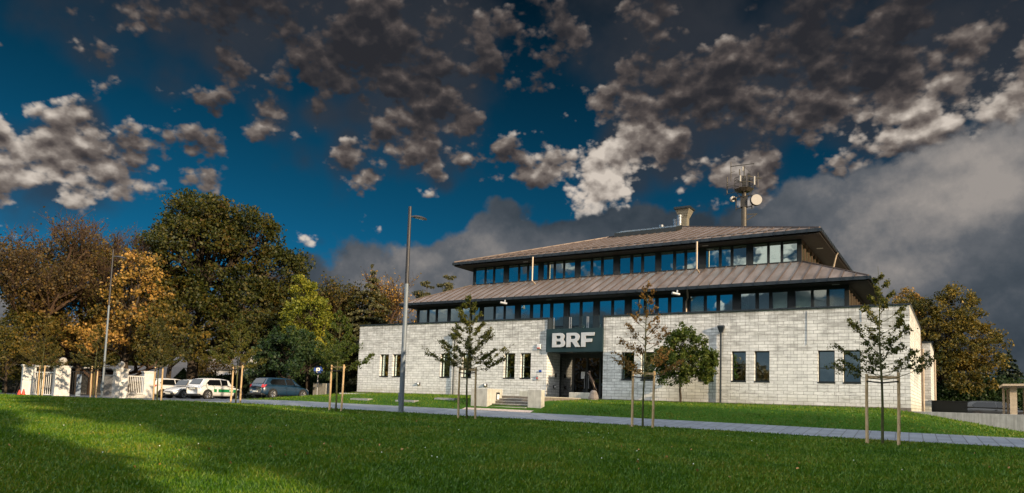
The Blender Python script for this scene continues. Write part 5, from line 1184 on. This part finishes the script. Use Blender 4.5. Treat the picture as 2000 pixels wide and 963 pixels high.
dish((.98, -.35, mz(393.5)), .45, .30, (.28, -1.0, -.02), 'antenna_white', 'mast_dark')
dish((-.95, .1, mz(387.5)), .23, .2, (-.75, .9, 0), 'mast_dark', 'antenna_white')
m = MB(); zm = mz(395)
m.bar((-.62, 0, mz(410)), (-.62, 0, mz(384)), .09); m.bar((.62, 0, mz(408)), (.62, 0, mz(382)), .07); m.bar((-.65, -.05, mz(407)), (.65, -.05, mz(404)), .07); m.bar((-.65, -.05, mz(385)), (.65, -.05, mz(382)), .07); m.bar((-.95, .05, mz(387.5)), (-.6, 0, mz(387.5)), .12); m.box(-.28, .28, -.2, .2, mz(405), mz(384)); m.build('dish_bracket', 'mast_dark', t)
m = MB()
for k in range(9): m.bar((.45, -.1, mz(408)+k*.12), (.68, -.1, mz(408)+k*.12), .025)
m.bar((.25, 0, mz(419)), (1.05, 0, mz(419)), .07); m.bar((.25, 0, mz(430)), (.95, 0, mz(420)), .06); m.build('ladder', 'mast_metal', t)

# ------------------------------------------------------------------ lawn cover
rg = np.random.default_rng(5); random.seed(5)
def lawn_ok(x, y):
    j_ = random.random()**2*.12
    if yn(x)-.03+j_ < y < yn(x)+PW+.03-j_ and x > -46: return False
    if y > yn(x)+PW:
        if x < -38.5: return False
        if -22.0 < x < -17.3 and (y < 32.2 or (x > -20.6 and x < -18.2)): return False
        if y > (FY-.25 if x < -1.8 else 38.0): return False
        if -36.7 < x < -30.8 and 35.2 < y < 35.7: return False
        if ENX0-1 < x < ENX1 and y > 36.6: return False
    if x < -46.5 and y > yn(x)-.2: return False
    return True
tv = np.vectorize(terr)
def scatter(n, r0, r1, power):
    th = YAW+rg.uniform(-.72, .72, n); r = (r0**(1-power)+(r1**(1-power)-r0**(1-power))*rg.uniform(size=n))**(1/(1-power)) if power != 1 else r0*(r1/r0)**rg.uniform(size=n)
    x = np.sin(th)*r; y = np.cos(th)*r; k = np.array([lawn_ok(a, b) for a, b in zip(x, y)]); return x[k], y[k], r[k]
x, y, r = scatter(420000, 5.5, 66, .8); z = tv(x, y); n = len(x)
cl = np.sin(x*2.1+np.sin(y*1.7)*2)*np.sin(y*2.4+np.cos(x*1.3)*2); hgt_ = (.026+.010*cl+rg.exponential(.010, n))*(1+r/60); wd = rg.uniform(.0045, .009, n)*(1+r/16)
a = rg.uniform(0, math.tau, n); ln = rg.normal(0, .45, (n, 2))*hgt_[:, None]
V = np.zeros((n, 3, 3)); V[:, 0] = np.column_stack([x-np.cos(a)*wd, y-np.sin(a)*wd, z-.004]); V[:, 1] = np.column_stack([x+np.cos(a)*wd, y+np.sin(a)*wd, z-.004]); V[:, 2] = np.column_stack([x+ln[:, 0], y+ln[:, 1], z+hgt_])
o = np_mesh('grass', V.reshape(-1, 3), np.arange(3*n).reshape(n, 3), 'blade'); tag(o, 'short mown green lawn grass', 'grass', kind='stuff')
x, y, r = scatter(520, 7, 50, .5); k = (np.sin(x*.55+1)*np.sin(y*.4+x*.2) > .25); x, y = x[k], y[k]; P = np.column_stack([x, y, tv(x, y)+.03]); V, Q = leaf_quads(rg, P, .065, 0); o = np_mesh('fallen_leaves', V, Q, 'fallen'); tag(o, 'fallen brown leaves scattered over the lawn', 'leaves', kind='stuff')
x, y, r = scatter(420, 6.5, 40, .5); k = (np.sin(x*.9)*np.sin(y*.7+x*.3) > .55); x, y = x[k], y[k]; m = MB()
for a, b in zip(x, y): m.sphere((a, b, terr(a, b)+.04), .011, 6, 4)
o = m.build('daisies', 'daisy'); tag(o, 'tiny white daisies dotted over the lawn', 'flowers', kind='stuff')
